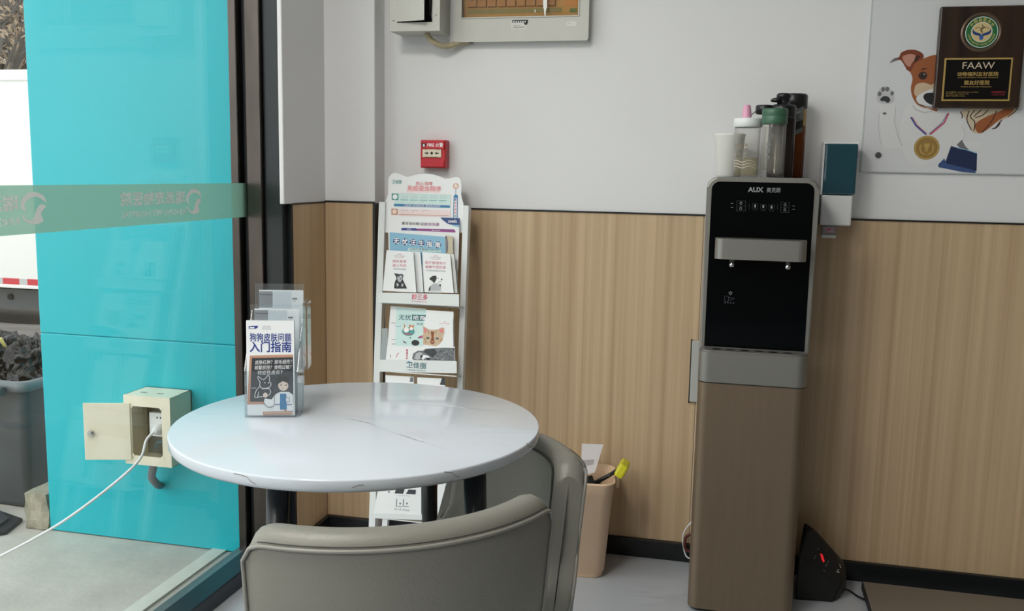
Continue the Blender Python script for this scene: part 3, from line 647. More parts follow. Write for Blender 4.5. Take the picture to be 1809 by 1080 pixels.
for (off, base, hh, lab) in ((-.042, .012, .205, 'plain white leaflet with grey block in the middle tier of the clear holder'), (-.070, .016, .239, 'plain white leaflet with grey block in the rear, highest tier of the clear holder')):
    F2 = Frame(HF.w(base, .004, off), HF.u, (HF.v-HF.n*.06)); b = leaf_thing('leaflet', '', F2, .088, hh)
    b.rect(F2, .0, hh-.036, .027, hh-.003, E_, mat('leaflet_grey', '#8e9195', .4)); b.line([(.001, hh-.009), (.027, hh-.010)], F2, .0012, E_*2, P_board)
    b.rect(F2, .028, hh-.05, .064, hh-.003, E_, mat('leaflet_pale', '#d3dbe2', .4)); b.rect(F2, .066, hh-.019, .076, hh-.016, E_, P_grey); b.rect(F2, .068, hh-.023, .073, hh-.0215, E_, P_lgrey)
    o = b.build('leaflet', origin=F2.o, raw=True); o['label'] = lab; o['category'] = 'leaflet'; o['group'] = 'leaflets in the clear holder'

# ------------------------------------------------------------------ leaflet rack
RK = Frame((0, 2.60, 0), (1, 0, 0), (0, .23, 1))
t = thing('leaflet_rack', 'white free-standing leaflet rack leaning in the corner, with a cat-eared header board', 'leaflet rack', (-1.0, 2.66, 0))
def foot(p, q):          # extend a post edge down to the floor
    k = (.002-p[1])/(q[1]-p[1]); return (p[0]+(q[0]-p[0])*k, .002)
for (o1, o2, i1, i2) in (((670, 357), (660, 674), (681.5, 357), (671.5, 674)), ((829, 364), (818, 682), (818.5, 363), (808, 682))):
    a1, a2, b1, b2 = RK.pts(o1, o2, i1, i2); fa, fb = foot(a1, a2), foot(b1, b2)
    P = [a1, fa, fb, b1] if o1[0] < 700 else [b1, fb, fa, a1]
    b = MB(M_white2); b.prism(P, RK, -.022, .004, bev=.0015); b.build('post', t)
HB = RK.off(-.006)
hp = HB.pts((680, 411), (680.5, 357), (684, 349), (686, 342), (685.5, 325), (686.5, 314), (691, 308), (697, 305.5), (704, 306.5), (713, 310.5), (720, 313), (730, 310), (742, 307.5), (754, 307), (766, 308.5), (777, 312), (786, 316), (795, 315.5), (803, 313), (809, 313), (814, 318), (815.5, 330), (814.5, 345), (816, 352), (818.5, 359), (819, 411)); hp = hp[::1]
b = MB(M_paper); b.prism([hp[0]]+hp[:0:-1], HB, -.004, 0, M_paper, M_white2); e = .0004
b.flat(HB.pts((718, 340), (720, 334), (724, 329), (770, 331), (779, 335), (777, 341), (740, 340)), HB, e, P_ppink)
def lb(body, fr, x0, y0, x1, y1, m, d=e*2, bold=.01):
    """lettering filling the strip between two points of the face"""
    p = fr.px(x0, y0); q = fr.px(x1, y1); p2 = fr.px(x0, y1); b.text(body, fr, (p[0]+q[0])/2, (p[1]+q[1])/2, m, d, w=abs(q[0]-p[0]), h=abs(p[1]-p2[1])*.92, bold=bold)
lb('卫佳捌', HB, 693, 318, 709, 325, P_teal); lb('核心保障', HB, 735, 321, 764, 328, P_pink); lb('免疫驱虫程序', HB, 720, 328, 779, 338, P_pink, bold=.015)
b.flat(HB.pts((692, 342), (704, 342.3), (704, 354), (692, 353.5)), HB, e, P_teal); b.disc(HB, *HB.px(698, 348), .008, e*2, P_white)
b.flat(HB.pts((705, 342), (796, 345), (796, 362), (696, 359.5)), HB, e*.8, P_pteal); b.line(HB.pts((705, 342), (796, 345), (796, 390)), HB, .0008, e*2, P_lgrey)
for i in range(5):
    x = 711+i*17; b.line(HB.pts((x, 346), (x, 351)), HB, .0007, e*2, P_grey); b.line(HB.pts((x+2, 346.5), (x+10, 347)), HB, .0012, e*2, P_lgrey); b.line(HB.pts((x+2, 350), (x+11, 350.4)), HB, .0012, e*2, P_lgrey); b.line(HB.pts((x-4, 353.2+i*.3), (x+10, 353.6+i*.3)), HB, .002, e*2, P_teal); b.line(HB.pts((x-3, 357), (x+4, 357.3)), HB, .0012, e*2, P_lgrey)
b.flat(HB.pts((696, 360), (795, 363), (795, 367.5), (696, 364.5)), HB, e*2, P_blue); lb('卫佳捌 犬四联疫苗 基础免疫程序', HB, 714, 361.8, 778, 365.8, P_white, e*3, .0)
b.flat(HB.pts((704, 369), (796, 372), (796, 384), (704, 382)), HB, e*.8, P_ppink); b.flat(HB.pts((691.5, 368.5), (703, 369), (703, 380), (691.5, 379.5)), HB, e, P_tan); b.disc(HB, *HB.px(697, 374), .0075, e*2, P_skin)
for i in range(3): x = 711+i*18; b.line(HB.pts((x+1, 372), (x+10, 372.3)), HB, .0012, e*2, P_lgrey); b.line(HB.pts((x, 371), (x, 376)), HB, .0007, e*2, P_grey)
b.line(HB.pts((705, 379), (793, 381.5)), HB, .0018, e*2, P_tan); b.flat(HB.pts((695, 385.5), (702, 385.7), (702, 390.5), (695, 390.3)), HB, e, P_rose)
b.ring(HB, *HB.px(805.5, 329), .0065, .0092, e, P_orange); b.line(HB.pts((803, 329.5), (805, 331), (808, 327)), HB, .0016, e, P_orange); b.line(HB.pts((805.3, 334), (805, 345)), HB, .0016, e, P_blue)
b.flat(HB.pts((801.5, 346), (804, 344), (807, 344), (809, 346), (808.5, 386), (800.5, 386)), HB, e, P_blue); b.flat(HB.pts((803, 350), (807.5, 350), (807, 386), (802, 386)), HB, e*2, P_white)
for i, (ch, m) in enumerate(zip('疫苗护航陪伴', (P_navy, P_pink, P_pink, P_pink, P_pink, P_teal))): b.text(ch, HB, *HB.px(805-i*.1, 353+i*5.8), m, e*3, h=.0075, w=.0065, bold=.03)
b.build('header_board', t, raw=True)
M_lip = M_white2
def shelf(lip, d, text, m, back=0.0, tm=None, tx=None):
    FL = RK.off(d); P = FL.pts(*lip); b.__init__(M_lip)
    b.prism([P[3], P[2], P[1], P[0]], FL, -.003, 0, M_lip, M_lip, bev=.0008)
    if tx: lb(text, FL, *tx, tm, .0004, .02); 
    # base plate from the lip back to the rack plane
    zl = min(p[1] for p in P)+.001; xa = P[3][0]; xb = P[2][0]
    b.add([FL.w(xa, zl, -.001), FL.w(xb, zl, -.001), RK.w(xb, zl, -.015), RK.w(xa, zl, -.015), FL.w(xa, zl+.003, -.001), FL.w(xb, zl+.003, -.001), RK.w(xb, zl+.003, -.015), RK.w(xa, zl+.003, -.015)], [(3, 2, 1, 0), (4, 5, 6, 7), (0, 1, 5, 4), (1, 2, 6, 5), (2, 3, 7, 6), (3, 0, 4, 7)], M_lip)
    return FL
FL = shelf([(668, 517), (811, 520), (811, 541), (668, 535)], .06, '妙三多', M_lip, tm=P_rose, tx=(728, 519.5, 755, 530.5))
lb('猫三联疫苗 妙三多', FL, 727, 532, 754, 534.5, P_rose, .0004, 0); b.disc(FL, *FL.px(732, 524), .0075, .0003, P_ppink); b.build('shelf', t, raw=True)
FL = shelf([(671, 635.5), (807, 638.5), (807, 660), (670, 657)], .06, '卫佳捌', M_lip, tm=P_slate, tx=(719, 640, 752, 651.5))
lb('八联疫苗 守护爱犬', FL, 718, 653, 752, 656, P_slate, .0004, 0); b.line(FL.pts((718, 642), (722, 639.5), (727, 641)), FL, .003, .0004, P_blue); b.build('shelf', t, raw=True)
FL = shelf([(662, 770), (806, 775), (806, 797), (661, 792)], .06, '', M_lip); b.build('shelf', t, raw=True)
FL = shelf([(657, 907), (806, 911), (806, 922), (657, 916)], .075, '', M_lip); b.build('shelf', t, raw=True)
for px0 in (675, 790):
    b = MB(M_white2); P = FL.pts((px0, 916), (px0+9, 916.5)); b.prism([(P[0][0], .004), (P[1][0], .004), (P[1][0], P[1][1]), (P[0][0], P[0][1])], FL, -.02, -.004); b.build('foot', t)

def leaflet(name, label, cat, d, px, th=.003, m=None, group='leaflets on the white rack'):
    """a printed sheet (or stack) leaning on the rack at depth d; px = tl, tr, br, bl"""
    F = RK.off(d); P = F.pts(*px); b = MB(m or M_paper); b.prism([P[3], P[2], P[1], P[0]], F, -th, 0, m or M_paper, M_paperg)
    return F, b
def fin(b, name, label, cat, F, px, group='leaflets on the white rack'):
    a = F.px(*px[3]); o = b.build(name, origin=F.w(a[0], a[1]), raw=True); o['label'] = label; o['category'] = cat; o['group'] = group
# purple poster card
px = [(692, 383), (812, 385.5), (808, 516), (689, 512)]; F, b = leaflet('poster_card', '', '', .006, px, .002)
b.flat(F.pts((778, 384.5), (812, 385.5), (811.5, 402), (803, 400), (790, 395), (782, 389)), F, e, P_dblue); b.flat(F.pts((795, 396.5), (803, 400), (811.6, 402), (811.7, 398), (803, 397.5)), F, e*2, P_sky)
lb('zoetis', F, 792, 388, 807, 394, P_white, e*3, .02); lb('莱百伯®', F, 710, 392, 733, 398, P_black, e, .01); lb('常见', F, 734, 393, 749, 398.6, P_black, e, .01); lb('使用场景', F, 749, 393.5, 776, 399.5, P_purple, e, .01)
b.flat(F.pts((709, 407), (709, 404), (711, 402.7), (735, 403.3), (737, 405), (737, 408)), F, e, P_navy); b.flat(F.pts((737, 408), (737, 404), (802, 405.5), (804.5, 408), (804.5, 411)), F, e, P_purple)
lb('症状', F, 719, 404, 727, 406.5, P_white, e*2, 0); lb('联合用药', F, 763, 406, 778, 408.5, P_white, e*2, 0)
fin(b, 'poster_card', 'tall card with dark blue corner and purple bar behind the sky blue booklet', 'card', F, px)
# booklet stack behind, blue booklet
px = [(787, 415.5), (799.5, 418), (802, 516), (790, 516)]; F, b = leaflet('b', '', '', .022, px, .008, M_beigep); b.line(F.pts((788, 418), (791, 430), (790, 445)), F, .0022, e, P_navy)
fin(b, 'booklet', 'cream edged booklet just behind the right end of the blue booklet on the rack', 'booklet', F, px)
px = [(686, 408), (786.5, 417), (791, 517), (688, 514)]; F, b = leaflet('b', '', '', .028, px, .004)
b.flat(F.pts((688, 410.5), (786, 418.5), (789, 470), (689, 466)), F, e, P_sky)
for i, ch in enumerate('无忧汪生指南'):
    c = F.px(700.5+i*14.6, 426+i*1.35); b.disc(F, *c, .0115, e*2, P_dblue, n=8, rot=.39, ry=.0115); b.text(ch, F, *c, P_white, e*3, h=.0175, w=.0175, bold=.025)
b.flat(F.pts((722, 438), (778, 442), (780, 446), (720, 443)), F, e*2, P_pteal); lb('狗狗日常健康护理手册', F, 724, 439.5, 776, 443.5, P_grey, e*3, 0)
fin(b, 'booklet', 'sky blue booklet with outlined white title on the top shelf of the rack', 'booklet', F, px)
# dog leaflets with stacks behind
def dogleaf(px, lines, label, kind, sx):
    global b
    F, b = leaflet('b', '', '', .052, px, .003)
    (x0, y0), (x1, y1), (x2, y2), (x3, y3) = px
    cxt = (x0+x1)/2-1
    lb('zoetis', F, cxt-3, y0+6, cxt+4, y0+8.5, P_rose, e, 0); lb('妙三多 卫佳捌', F, cxt-9, y0+9.5, cxt+9, y0+11.5, P_grey, e, 0); b.line(F.pts((cxt-8, y0+13), (cxt+8, y0+13.4)), F, .0008, e, P_pink)
    lb(lines[0], F, cxt-sx, y0+17, cxt+sx, y0+22.5, P_rose, e, .0); lb(lines[1], F, cxt-sx, y0+24.5, cxt+sx, y0+30, P_rose, e, .0); lb(lines[2], F, cxt-sx+1, y0+32.5, cxt+sx, y0+35, P_grey, e, 0)
    bx, by = cxt-.5, y0+55
    def q(*l): return [F.px(bx+x, by+y) for x, y in l]
    if kind == 'schnauzer':
        b.flat(q((-9, 11), (-8, 4), (-6, -2), (-3, -6), (5, -6), (8, 0), (12, 8), (14, 13), (-8, 13)), F, e, P_black); b.flat(q((-2, -13), (-9, -14), (-6, -9), (-4, -3), (0, 2), (5, 1), (7, -5), (8, -11), (4, -13), (2, -12)), F, e*2, P_board)
        b.flat(q((-2, -9), (1, -8), (2, -11), (6, -9), (6, -4), (3, 2), (-1, 1), (-3, -4)), F, e*3, P_lgrey); b.disc(F, *q((3, -4))[0], .002, e*4, P_black); b.disc(F, *q((0, -7.5))[0], .0011, e*4, P_black); b.disc(F, *q((5, -7.5))[0], .0011, e*4, P_black)
        b.flat(q((-5, 5), (-2, 3), (0, 7), (-3, 10)), F, e*3, P_lgrey); b.flat(q((5, 4), (8, 5), (7, 10), (4, 9)), F, e*3, P_lgrey); b.line(q((-8, 13), (14, 14)), F, .0009, e, P_lgrey)
    else:
        b.flat(q((-12, 14), (-10, 7), (-5, 2), (2, 1), (8, 3), (10, 8), (10, 14)), F, e, P_lgrey); b.flat(q((-12, 14), (-11, 9), (-8, 5), (-9, 14)), F, e*2, P_board); b.flat(q((7, 3), (9.5, 2), (10, 6), (8, 7)), F, e*2, P_black)
        b.flat(q((-6, -8), (-2, -12), (5, -13), (10, -10), (12, -5), (9, -2), (4, 0), (-2, 2)), F, e*2, P_white); b.flat(q((-10, -8), (-5, -12), (1, -13), (3, -9), (1, -4), (-2, 1), (-5, -3), (-10, -6)), F, e*3, P_black); b.disc(F, *q((11.5, -6))[0], .0024, e*4, P_black); b.disc(F, *q((5.5, -8))[0], .0013, e*4, P_black); b.line(q((5, -1.5), (10.5, -3)), F, .0008, e*4, P_grey); b.line(q((-13, 15), (14, 16)), F, .0009, e, P_lgrey); b.line(q((-11, 17.5), (9, 18.2)), F, .0011, e, P_lgrey)
    fin(b, 'leaflet', label, 'leaflet', F, px)
for px, lab in (([(730, 444), (742.5, 445.5), (748, 517), (736, 516.5)], 'plain white leaflet stack behind the schnauzer leaflet on the rack'), ([(797, 449), (802, 450), (808, 518), (803, 518)], 'plain white leaflet stack behind the puppy leaflet at the right post of the rack')):
    F, b = leaflet('b', '', '', .040, px, .01); fin(b, 'leaflet_stack', lab, 'leaflet stack', F, px)
dogleaf([(683, 442), (730, 445), (735.5, 517), (676, 514)], ('成就爱宠', '温心为伴', '守护狗狗健康'), 'white leaflet with a seated grey schnauzer on the top shelf of the rack', 'schnauzer', 12)
dogleaf([(746, 445), (795, 449), (801.5, 518), (750, 516.5)], ('医疗管理先行', '健康不慌优享', '专业的宠物医疗服务'), 'white leaflet with a black and white puppy on the top shelf of the rack', 'puppy', 18)
# lower shelf
px = [(675, 580), (685, 580.5), (685, 636), (672, 635)]; F, b = leaflet('b', '', '', .012, px, .002, mat('grey_card', '#9fa9ab', .5)); fin(b, 'card', 'plain grey card at the left post on the second shelf of the rack', 'card', F, px)
px = [(690, 541), (753, 546), (753, 637), (682.5, 635.5)]; F, b = leaflet('b', '', '', .030, px, .004)
b.flat(F.pts((700, 543), (752.5, 547), (752.5, 630), (698, 628)), F, e, P_pteal); lb('无忧', F, 705, 556, 726, 566, P_slate, e*2, .012); b.flat(F.pts((728, 556), (752.5, 557), (752.5, 567.5), (728, 566.5)), F, e*2, P_slate); lb('绝育', F, 730, 557.5, 751, 566, P_white, e*3, .012); lb('指南', F, 736, 570.5, 747, 575, P_slate, e*2, 0)
b.disc(F, *F.px(721.5, 586), .021, e*2, P_teal, ry=.0135); b.disc(F, *F.px(718, 583), .009, e*3, P_white, ry=.0085); b.disc(F, *F.px(727, 579.5), .0075, e*3, P_orange); b.disc(F, *F.px(727, 581), .0052, e*4, P_white); b.flat(F.pts((723, 577), (722.5, 573.5), (726, 575)), F, e*3, P_orange); b.flat(F.pts((729, 575), (731.5, 573.5), (731.5, 578)), F, e*3, P_orange); b.line(F.pts((714, 581), (715, 575), (713.5, 573)), F, .003, e*3, P_orange); b.line(F.pts((715, 589), (718, 591), (722, 590), (727, 591)), F, .003, e*4, P_rose)
b.disc(F, *F.px(725, 597), .0035, e*2, P_teal, ry=.0025); b.disc(F, *F.px(734, 606), .013, e*2, P_black, ry=.009); b.disc(F, *F.px(715, 605), .007, e*2, P_grey, ry=.0025, rot=-.4)
b.line(F.pts((740, 596), (753, 592)), F, .004, e*2, P_rose); b.line(F.pts((738, 597.5), (752, 596)), F, .003, e*2, P_purple)
for y in (571, 600, 608): b.line(F.pts((692, y), (699, y)), F, .0014, e*2, P_grey)
b.line(F.pts((698, 576), (704, 577.5), (709, 576)), F, .001, e*2, P_blue)
fin(b, 'leaflet', 'pale teal leaflet with an orange and white kitten on the second shelf of the rack', 'leaflet', F, px)
px = [(753, 548), (801, 551), (803, 638), (746, 637)]; F, b = leaflet('b', '', '', .038, px, .004); fin(b, 'leaflet', 'plain white leaflet behind the tabby cat leaflet on the second shelf of the rack', 'leaflet', F, px)
px = [(750, 561), (800, 563), (801.5, 638), (747, 637)]; F, b = leaflet('b', '', '', .046, px, .003)
lb('zoetis', F, 783, 568, 788, 569.5, P_rose, e, 0); lb('妙三多 卫佳捌', F, 776, 571, 794, 572.8, P_rose, e, 0)
cat_ = [(747.5, 609), (747, 594), (748, 588), (747.5, 576), (754, 580), (758, 582.5), (772, 582.5), (776, 581), (781, 578.5), (785, 579.5), (785.5, 588), (783, 595), (782, 602), (777, 608), (770, 612)]
b.flat(F.pts(*cat_), F, e, P_fawn); b.flat(F.pts((748.5, 579), (755, 583), (752, 588), (748.7, 589)), F, e*2, P_pink); b.flat(F.pts((775, 583.5), (782, 580), (784, 585), (780, 590)), F, e*2, P_pink)
b.flat(F.pts((761, 586), (767.5, 586), (766, 595), (768, 606), (764, 609), (760, 606), (762.5, 596)), F, e*2, P_brown)
for x, yy in ((756, 597.5), (772.5, 598.5)): b.disc(F, *F.px(x, yy), .0052, e*2, P_dbrown, ry=.003); b.disc(F, *F.px(x, yy), .0036, e*3, P_teal, ry=.0022); b.disc(F, *F.px(x, yy), .0014, e*4, P_black, ry=.002)
b.flat(F.pts((761.5, 603), (766.5, 603), (764, 606.5)), F, e*3, P_tan)
for l in (((756, 583.5), (758, 590)), ((771, 583.5), (769.5, 590)), ((749, 598), (752.5, 602)), ((781, 598), (777.5, 603)), ((750, 604), (754, 606))): b.line(F.pts(*l), F, .0016, e*2, P_brown)
fin(b, 'leaflet', 'white leaflet with a tabby cat face on the second shelf of the rack', 'leaflet', F, px)
px = [(684, 611), (803.5, 613), (804, 639), (681.5, 636)]; F, b = leaflet('b', '', '', .053, px, .003)
b.flat(F.pts((728, 634), (730, 625), (738, 620), (747, 620), (752, 616.5), (765, 615.5), (785, 614.5), (803, 615), (803.3, 638), (731, 636.5)), F, e, P_grey)
b.flat(F.pts((748, 622), (753, 617.5), (768, 616.5), (772, 624), (764, 632), (757, 627)), F, e*2, P_board); b.flat(F.pts((732, 634), (735, 625), (742, 622), (747, 625), (744, 633), (738, 636)), F, e*2, P_lgrey); b.disc(F, *F.px(744.5, 630), .0035, e*3, P_black, ry=.0045); b.disc(F, *F.px(757, 634.5), .0055, e*3, P_black, ry=.0035); b.flat(F.pts((748, 627), (757, 629), (760, 632), (752, 632), (748, 636), (745, 634)), F, e*2, P_white)
rr = random.Random(2)
for i in range(34):
    x, yy = rr.uniform(768, 801), rr.uniform(616.5, 635); b.line(F.pts((x, yy), (x+rr.uniform(-3, 4), yy+rr.uniform(1, 2.6))), F, .0016, e*2+i*1e-5, rr.choice((P_board, P_lgrey, P_black)))
for i, ch in enumerate('健康守护'): b.text(ch, F, *F.px(719, 619.5+i*4.6), P_rose, e, h=.0068, w=.0068, bold=.02)
b.line(F.pts((700, 632), (702, 626), (705, 624)), F, .0018, e, P_rose); b.line(F.pts((690, 627), (690, 633)), F, .0018, e, P_grey)
fin(b, 'leaflet', 'white leaflet with a lying grey terrier, foremost on the second rack shelf', 'leaflet', F, px)
for k, (px, lab) in enumerate((([(681, 663), (731, 666), (731, 770), (679, 768)], 'white leaflet at the left of the third rack shelf, just above the table edge'), ([(737, 667), (786, 669), (787, 772), (737, 770)], 'white leaflet with a dark corner block on the third rack shelf'))):
    F, b = leaflet('b', '', '', .045, px, .003); x, y = px[0]
    b.flat(F.pts((x+44, y+4), (x+49, y+4), (x+49, y+12), (x+43, y+12)), F, e, P_grey); b.line(F.pts((x+46, y+1.5), (x+49, y+1.5)), F, .002, e, P_board)
    if k: b.flat(F.pts((x+44, y+1), (x+49, y+1), (x+49, y+14), (x+40, y+13)), F, e*2, P_board)
    fin(b, 'leaflet', lab, 'leaflet', F, px)
px = [(677, 850), (742, 852), (806, 854), (806, 911), (660, 907)]; px4 = [(676, 820), (744, 822), (744, 910), (660, 907)]; F, b = leaflet('b', '', '', .070, px4, .004)
b.flat(F.pts((700, 864), (715, 865), (712, 873), (697, 872)), F, e, P_board); b.flat(F.pts((722, 865), (735, 866), (734, 874), (717, 873)), F, e, P_board); b.line(F.pts((702, 875.5), (724, 877)), F, .0012, e, P_lgrey)
for x in (701, 713): b.line(F.pts((x, 882), (x-1, 896)), F, .002, e, P_board); b.line(F.pts((x+1, 895), (x+9, 895.5)), F, .002, e, P_grey); b.disc(F, *F.px(x+6, 890), .0028, e, P_grey)
lb('妙三多 卫佳捌', F, 697, 899.5, 723, 902.5, P_grey, e, 0); b.disc(F, *F.px(687, 869.5), .003, e, P_grey)
fin(b, 'leaflet', 'white leaflet with small dark prints on the lowest rack shelf', 'leaflet', F, px4)
px4 = [(766, 800), (806, 802), (806, 912), (764, 911)]; F, b = leaflet('b', '', '', .066, px4, .004); b.flat(F.pts((769, 854), (774, 853), (773, 861), (769, 861)), F, e, P_rose); b.line(F.pts((788, 850), (783, 885)), F, .0012, e, P_lgrey); b.line(F.pts((795, 850), (789, 880)), F, .0012, e, P_grey)
fin(b, 'leaflet', 'white leaflet with a small pink mark on the lowest rack shelf, by a table leg', 'leaflet', F, px4)

# ------------------------------------------------------------------ fire alarm call point
t = thing('fire_alarm_call_point', 'small red fire alarm call point on the white wall above the leaflet rack', 'fire alarm', (-.96, 2.957, 1.29))
FA = Frame((0, 2.918, 0), (1, 0, 0), (0, 0, 1)); P = FA.pts((742.5, 247), (787, 249), (786, 298.5), (743, 294.5)); ax0, ax1 = P[0][0], P[1][0]; az0, az1 = P[2][1]+.002, P[0][1]
b = MB(M_red); b.box((ax0, 2.920, az0), (ax1, 2.9585, az1), bev=.003); b.box((ax0+.003, 2.915, az1-.030), (ax1-.003, 2.921, az1-.002), bev=.002); b.box((ax0+.003, 2.915, az0+.003), (ax1-.003, 2.921, az0+.024), bev=.002)
fa = b.build('housing', t)
b = MB(mat('call_point_window', '#e6dcc4', .4)); wz0, wz1 = az0+.034, az1-.029; b.box((ax0+.008, 2.9165, wz0), (ax1-.014, 2.9205, wz1), bev=.001)
FW = Frame((0, 2.9163, 0), (1, 0, 0), (0, 0, 1)); cx, cz = (ax0+ax1)/2-.003, (wz0+wz1)/2
b.disc(FW, cx, cz, .0045, e, P_black)
for s_ in (-1, 1):
    b.flat([(cx+s_*.010, cz), (cx+s_*.017, cz+.0048), (cx+s_*.017, cz+.0018), (cx+s_*.024, cz+.0018), (cx+s_*.024, cz-.0018), (cx+s_*.017, cz-.0018), (cx+s_*.017, cz-.0048)][::s_], FW, e, P_black)
b.text('按下', FW, cx-.019, cz+.0125, P_black, e, h=.005); b.text('火警', FW, cx+.021, cz+.0125, P_black, e, h=.005); b.text('PRESS HERE 按此处', FW, cx, cz-.0125, P_black, e, w=.045, h=.005); b.build('pane', t)
FT = Frame((0, 2.9148, 0), (1, 0, 0), (0, 0, 1)); b = MB(P_white); tz = az1-.016
b.text('FIRE 火警', FT, cx+.012, tz, P_white, 0, w=.052, h=.013, bold=.02)
b.flat([(cx-.034, tz-.006), (cx-.034, tz+.004), (cx-.03, tz+.008), (cx-.026, tz+.002), (cx-.022, tz+.008), (cx-.019, tz), (cx-.021, tz-.006)], FT, 0, P_black); b.flat([(cx-.030, tz-.005), (cx-.029, tz+.001), (cx-.026, tz+.003), (cx-.023, tz-.001), (cx-.023, tz-.005)], FT, .0003, P_white); b.build('lettering', t, raw=True)
b = MB(M_chrome); b.lathe([(.003, 0), (.003, .002)], (ax1, 2.94, (az0+az1)/2), None, 10, axis='x'); b.build('key_slot', t)

# ------------------------------------------------------------------ open junction box and the distribution cabinet
t = thing('junction_box', 'pale grey wall junction box with its loose cover hanging open, top left of the wall', 'electrical box', (-1.0, 2.957, 1.67))
ex0, ex1, ey, ez0, ez1 = -1.083, -.920, 2.85, 1.668, 1.93
hx0, hx1, hz0, hz1 = -1.060, -.944, 1.694, 1.905
b = MB(M_ltgrey); th = .0025
b.box((ex0, ey, ez0), (hx0, ey+th, ez1)); b.box((hx1, ey, ez0), (ex1, ey+th, ez1)); b.box((hx0, ey, ez0), (hx1, ey+th, hz0)); b.box((hx0, ey, hz1), (hx1, ey+th, ez1))
b.box((ex0, ey+th, ez0), (ex0+th, 2.9585, ez1)); b.box((ex1-th, ey+th, ez0), (ex1, 2.9585, ez1)); b.box((ex0+th, ey+th, ez0), (ex1-th, 2.9585, ez0+th)); b.box((ex0+th, ey+th, ez1-th), (ex1-th, 2.9585, ez1))
b.box((ex0+th, 2.952, ez0+th), (ex1-th, 2.9585, ez1-th), M_dark)
for x, z in ((ex1-.012, 1.715), (ex0+.012, 1.70)): b.lathe([(.0018, 0), (.0018, .001)], (x, ey, z), M_seam, 8, axis='y')
b.build('box_body', t)
b = MB(M_ltgrey); mt = Matrix.Translation((hx0+.001, ey-.003, 0)) @ Matrix.Rotation(math.radians(-13), 4, 'Z')
b.box((0, -.0015, 1.696), (.100, .0015, 1.9), bev=.001, mtx=mt); b.build('cover', t)
for k, (m, w) in enumerate(((mat('blue_grey_wire', '#7e8fa6', .5), .004), (mat('white_wire', '#cfd0d4', .5), .003), (mat('black_wire', '#141416', .5), .005))):
    b = MB(m); b.tube(smoothc([(-.965+k*.006, 2.90, 1.83), (-.958, 2.885-k*.006, 1.77), (-.952-k*.004, 2.88, 1.72), (-.965, 2.90, 1.70)], 5), w); b.build('wire', t)
t = thing('distribution_cabinet', 'wide pale grey electrical cabinet with amber window, top centre of the wall', 'electrical cabinet', (-.69, 2.957, 1.65))
DF = Frame((0, 2.925, 0), (1, 0, 0), (0, 0, 1)); D0 = DF.px(802, 64); D1 = DF.px(1039, 72); dx0, dx1, dz0, dz1 = D0[0], D1[0], D1[1]+.001, 2.02
w0 = DF.px(816, 31); w1 = DF.px(1021, 32); wx0, wx1, wz0, wz1 = w0[0], w1[0], w0[1], 1.96
b = MB(M_ltgrey)
out = rrect(dx0, dz0, dx1, dz1, .008, 5)
# frame ring: outer rounded outline with the window hole
for (A0, B0, A1, B1) in ((dx0, wz0, wx0, wz1), (wx1, wz0, dx1, wz1)): b.box((A0, 2.925, B0), (A1, 2.930, B1))
b.prism([(dx0, wz0)]+[(dx0, dz0+.008)]+[(dx0+.008-.008*math.cos(k*math.pi/10), dz0+.008-.008*math.sin(k*math.pi/10)) for k in range(1, 6)]+[(dx1-.008+.008*math.sin(k*math.pi/10), dz0+.008-.008*math.cos(k*math.pi/10)) for k in range(0, 5)]+[(dx1, dz0+.008), (dx1, wz0)], DF, -.005, 0)
b.box((dx0, 2.925, wz1), (dx1, 2.930, dz1))
b.box((dx0+.004, 2.93, dz0+.004), (dx0+.007, 2.9585, dz1-.004)); b.box((dx1-.007, 2.93, dz0+.004), (dx1-.004, 2.9585, dz1-.004)); b.box((dx0+.004, 2.93, dz0+.004), (dx1-.004, 2.9585, dz0+.007)); b.box((dx0+.004, 2.93, dz1-.007), (dx1-.004, 2.9585, dz1-.004))
for q in ((wx0-.004, wz0-.004, wx1+.004, wz0), (wx0-.004, wz0, wx0, wz1), (wx1, wz0, wx1+.004, wz1)): b.box((q[0], 2.9225, q[1]), (q[2], 2.9255, q[3]), bev=.0008)
b.build('cabinet_body', t)
b = MB(mat('amber_backplate', '#b3986c', .5)); b.box((dx0+.01, 2.950, dz0+.01), (dx1-.01, 2.957, dz1-.01)); FB = Frame((0, 2.9495, 0), (1, 0, 0), (0, 0, 1))
zr = wz0
b.rect(FB, wx0+.01, zr+.014, wx1-.055, zr+.028, e, mat('breaker_label_green', '#7f8468', .5)); b.rect(FB, wx1-.03, zr+.013, wx1-.008, zr+.025, e, mat('dark_green_tag', '#4f7a54', .5)); b.rect(FB, wx1-.05, zr+.032, wx1-.008, zr+.05, e, mat('orange_tag', '#c08f66', .5)); b.build('backplate', t)
rr = random.Random(3)
for k in range(9):
    b = MB(mat('breaker_red_brown', '#a07a60', .5)); x = wx0+.014+k*.0315; b.box((x, 2.942, wz0+.034), (x+.028, 2.951, wz0+.105), bev=.001); b.box((x+.009, 2.938, wz0+.055), (x+.019, 2.943, wz0+.075), M_dark); b.build('breaker', t)
b = MB(mat('white_tag', '#f2f0ea', .5)); p = [DF.px(*q) for q in ((960, -40), (966, -40), (966.5, 12), (964.5, 18), (963.5, 28), (962, 28), (961, 18), (959.5, 11))]; b.prism(p[::-1], DF, -.0012, .0004); p = DF.pts((944.5, 22), (946, 22), (946, 17), (944.5, 17)); b.prism(p, DF, -.0012, .0004); b.build('tag', t)
b = MB(clear('amber_pane', '#fdf4e2', 1.4)); b.box((wx0, 2.9265, wz0), (wx1, 2.9285, wz1)); b.build('pane', t)
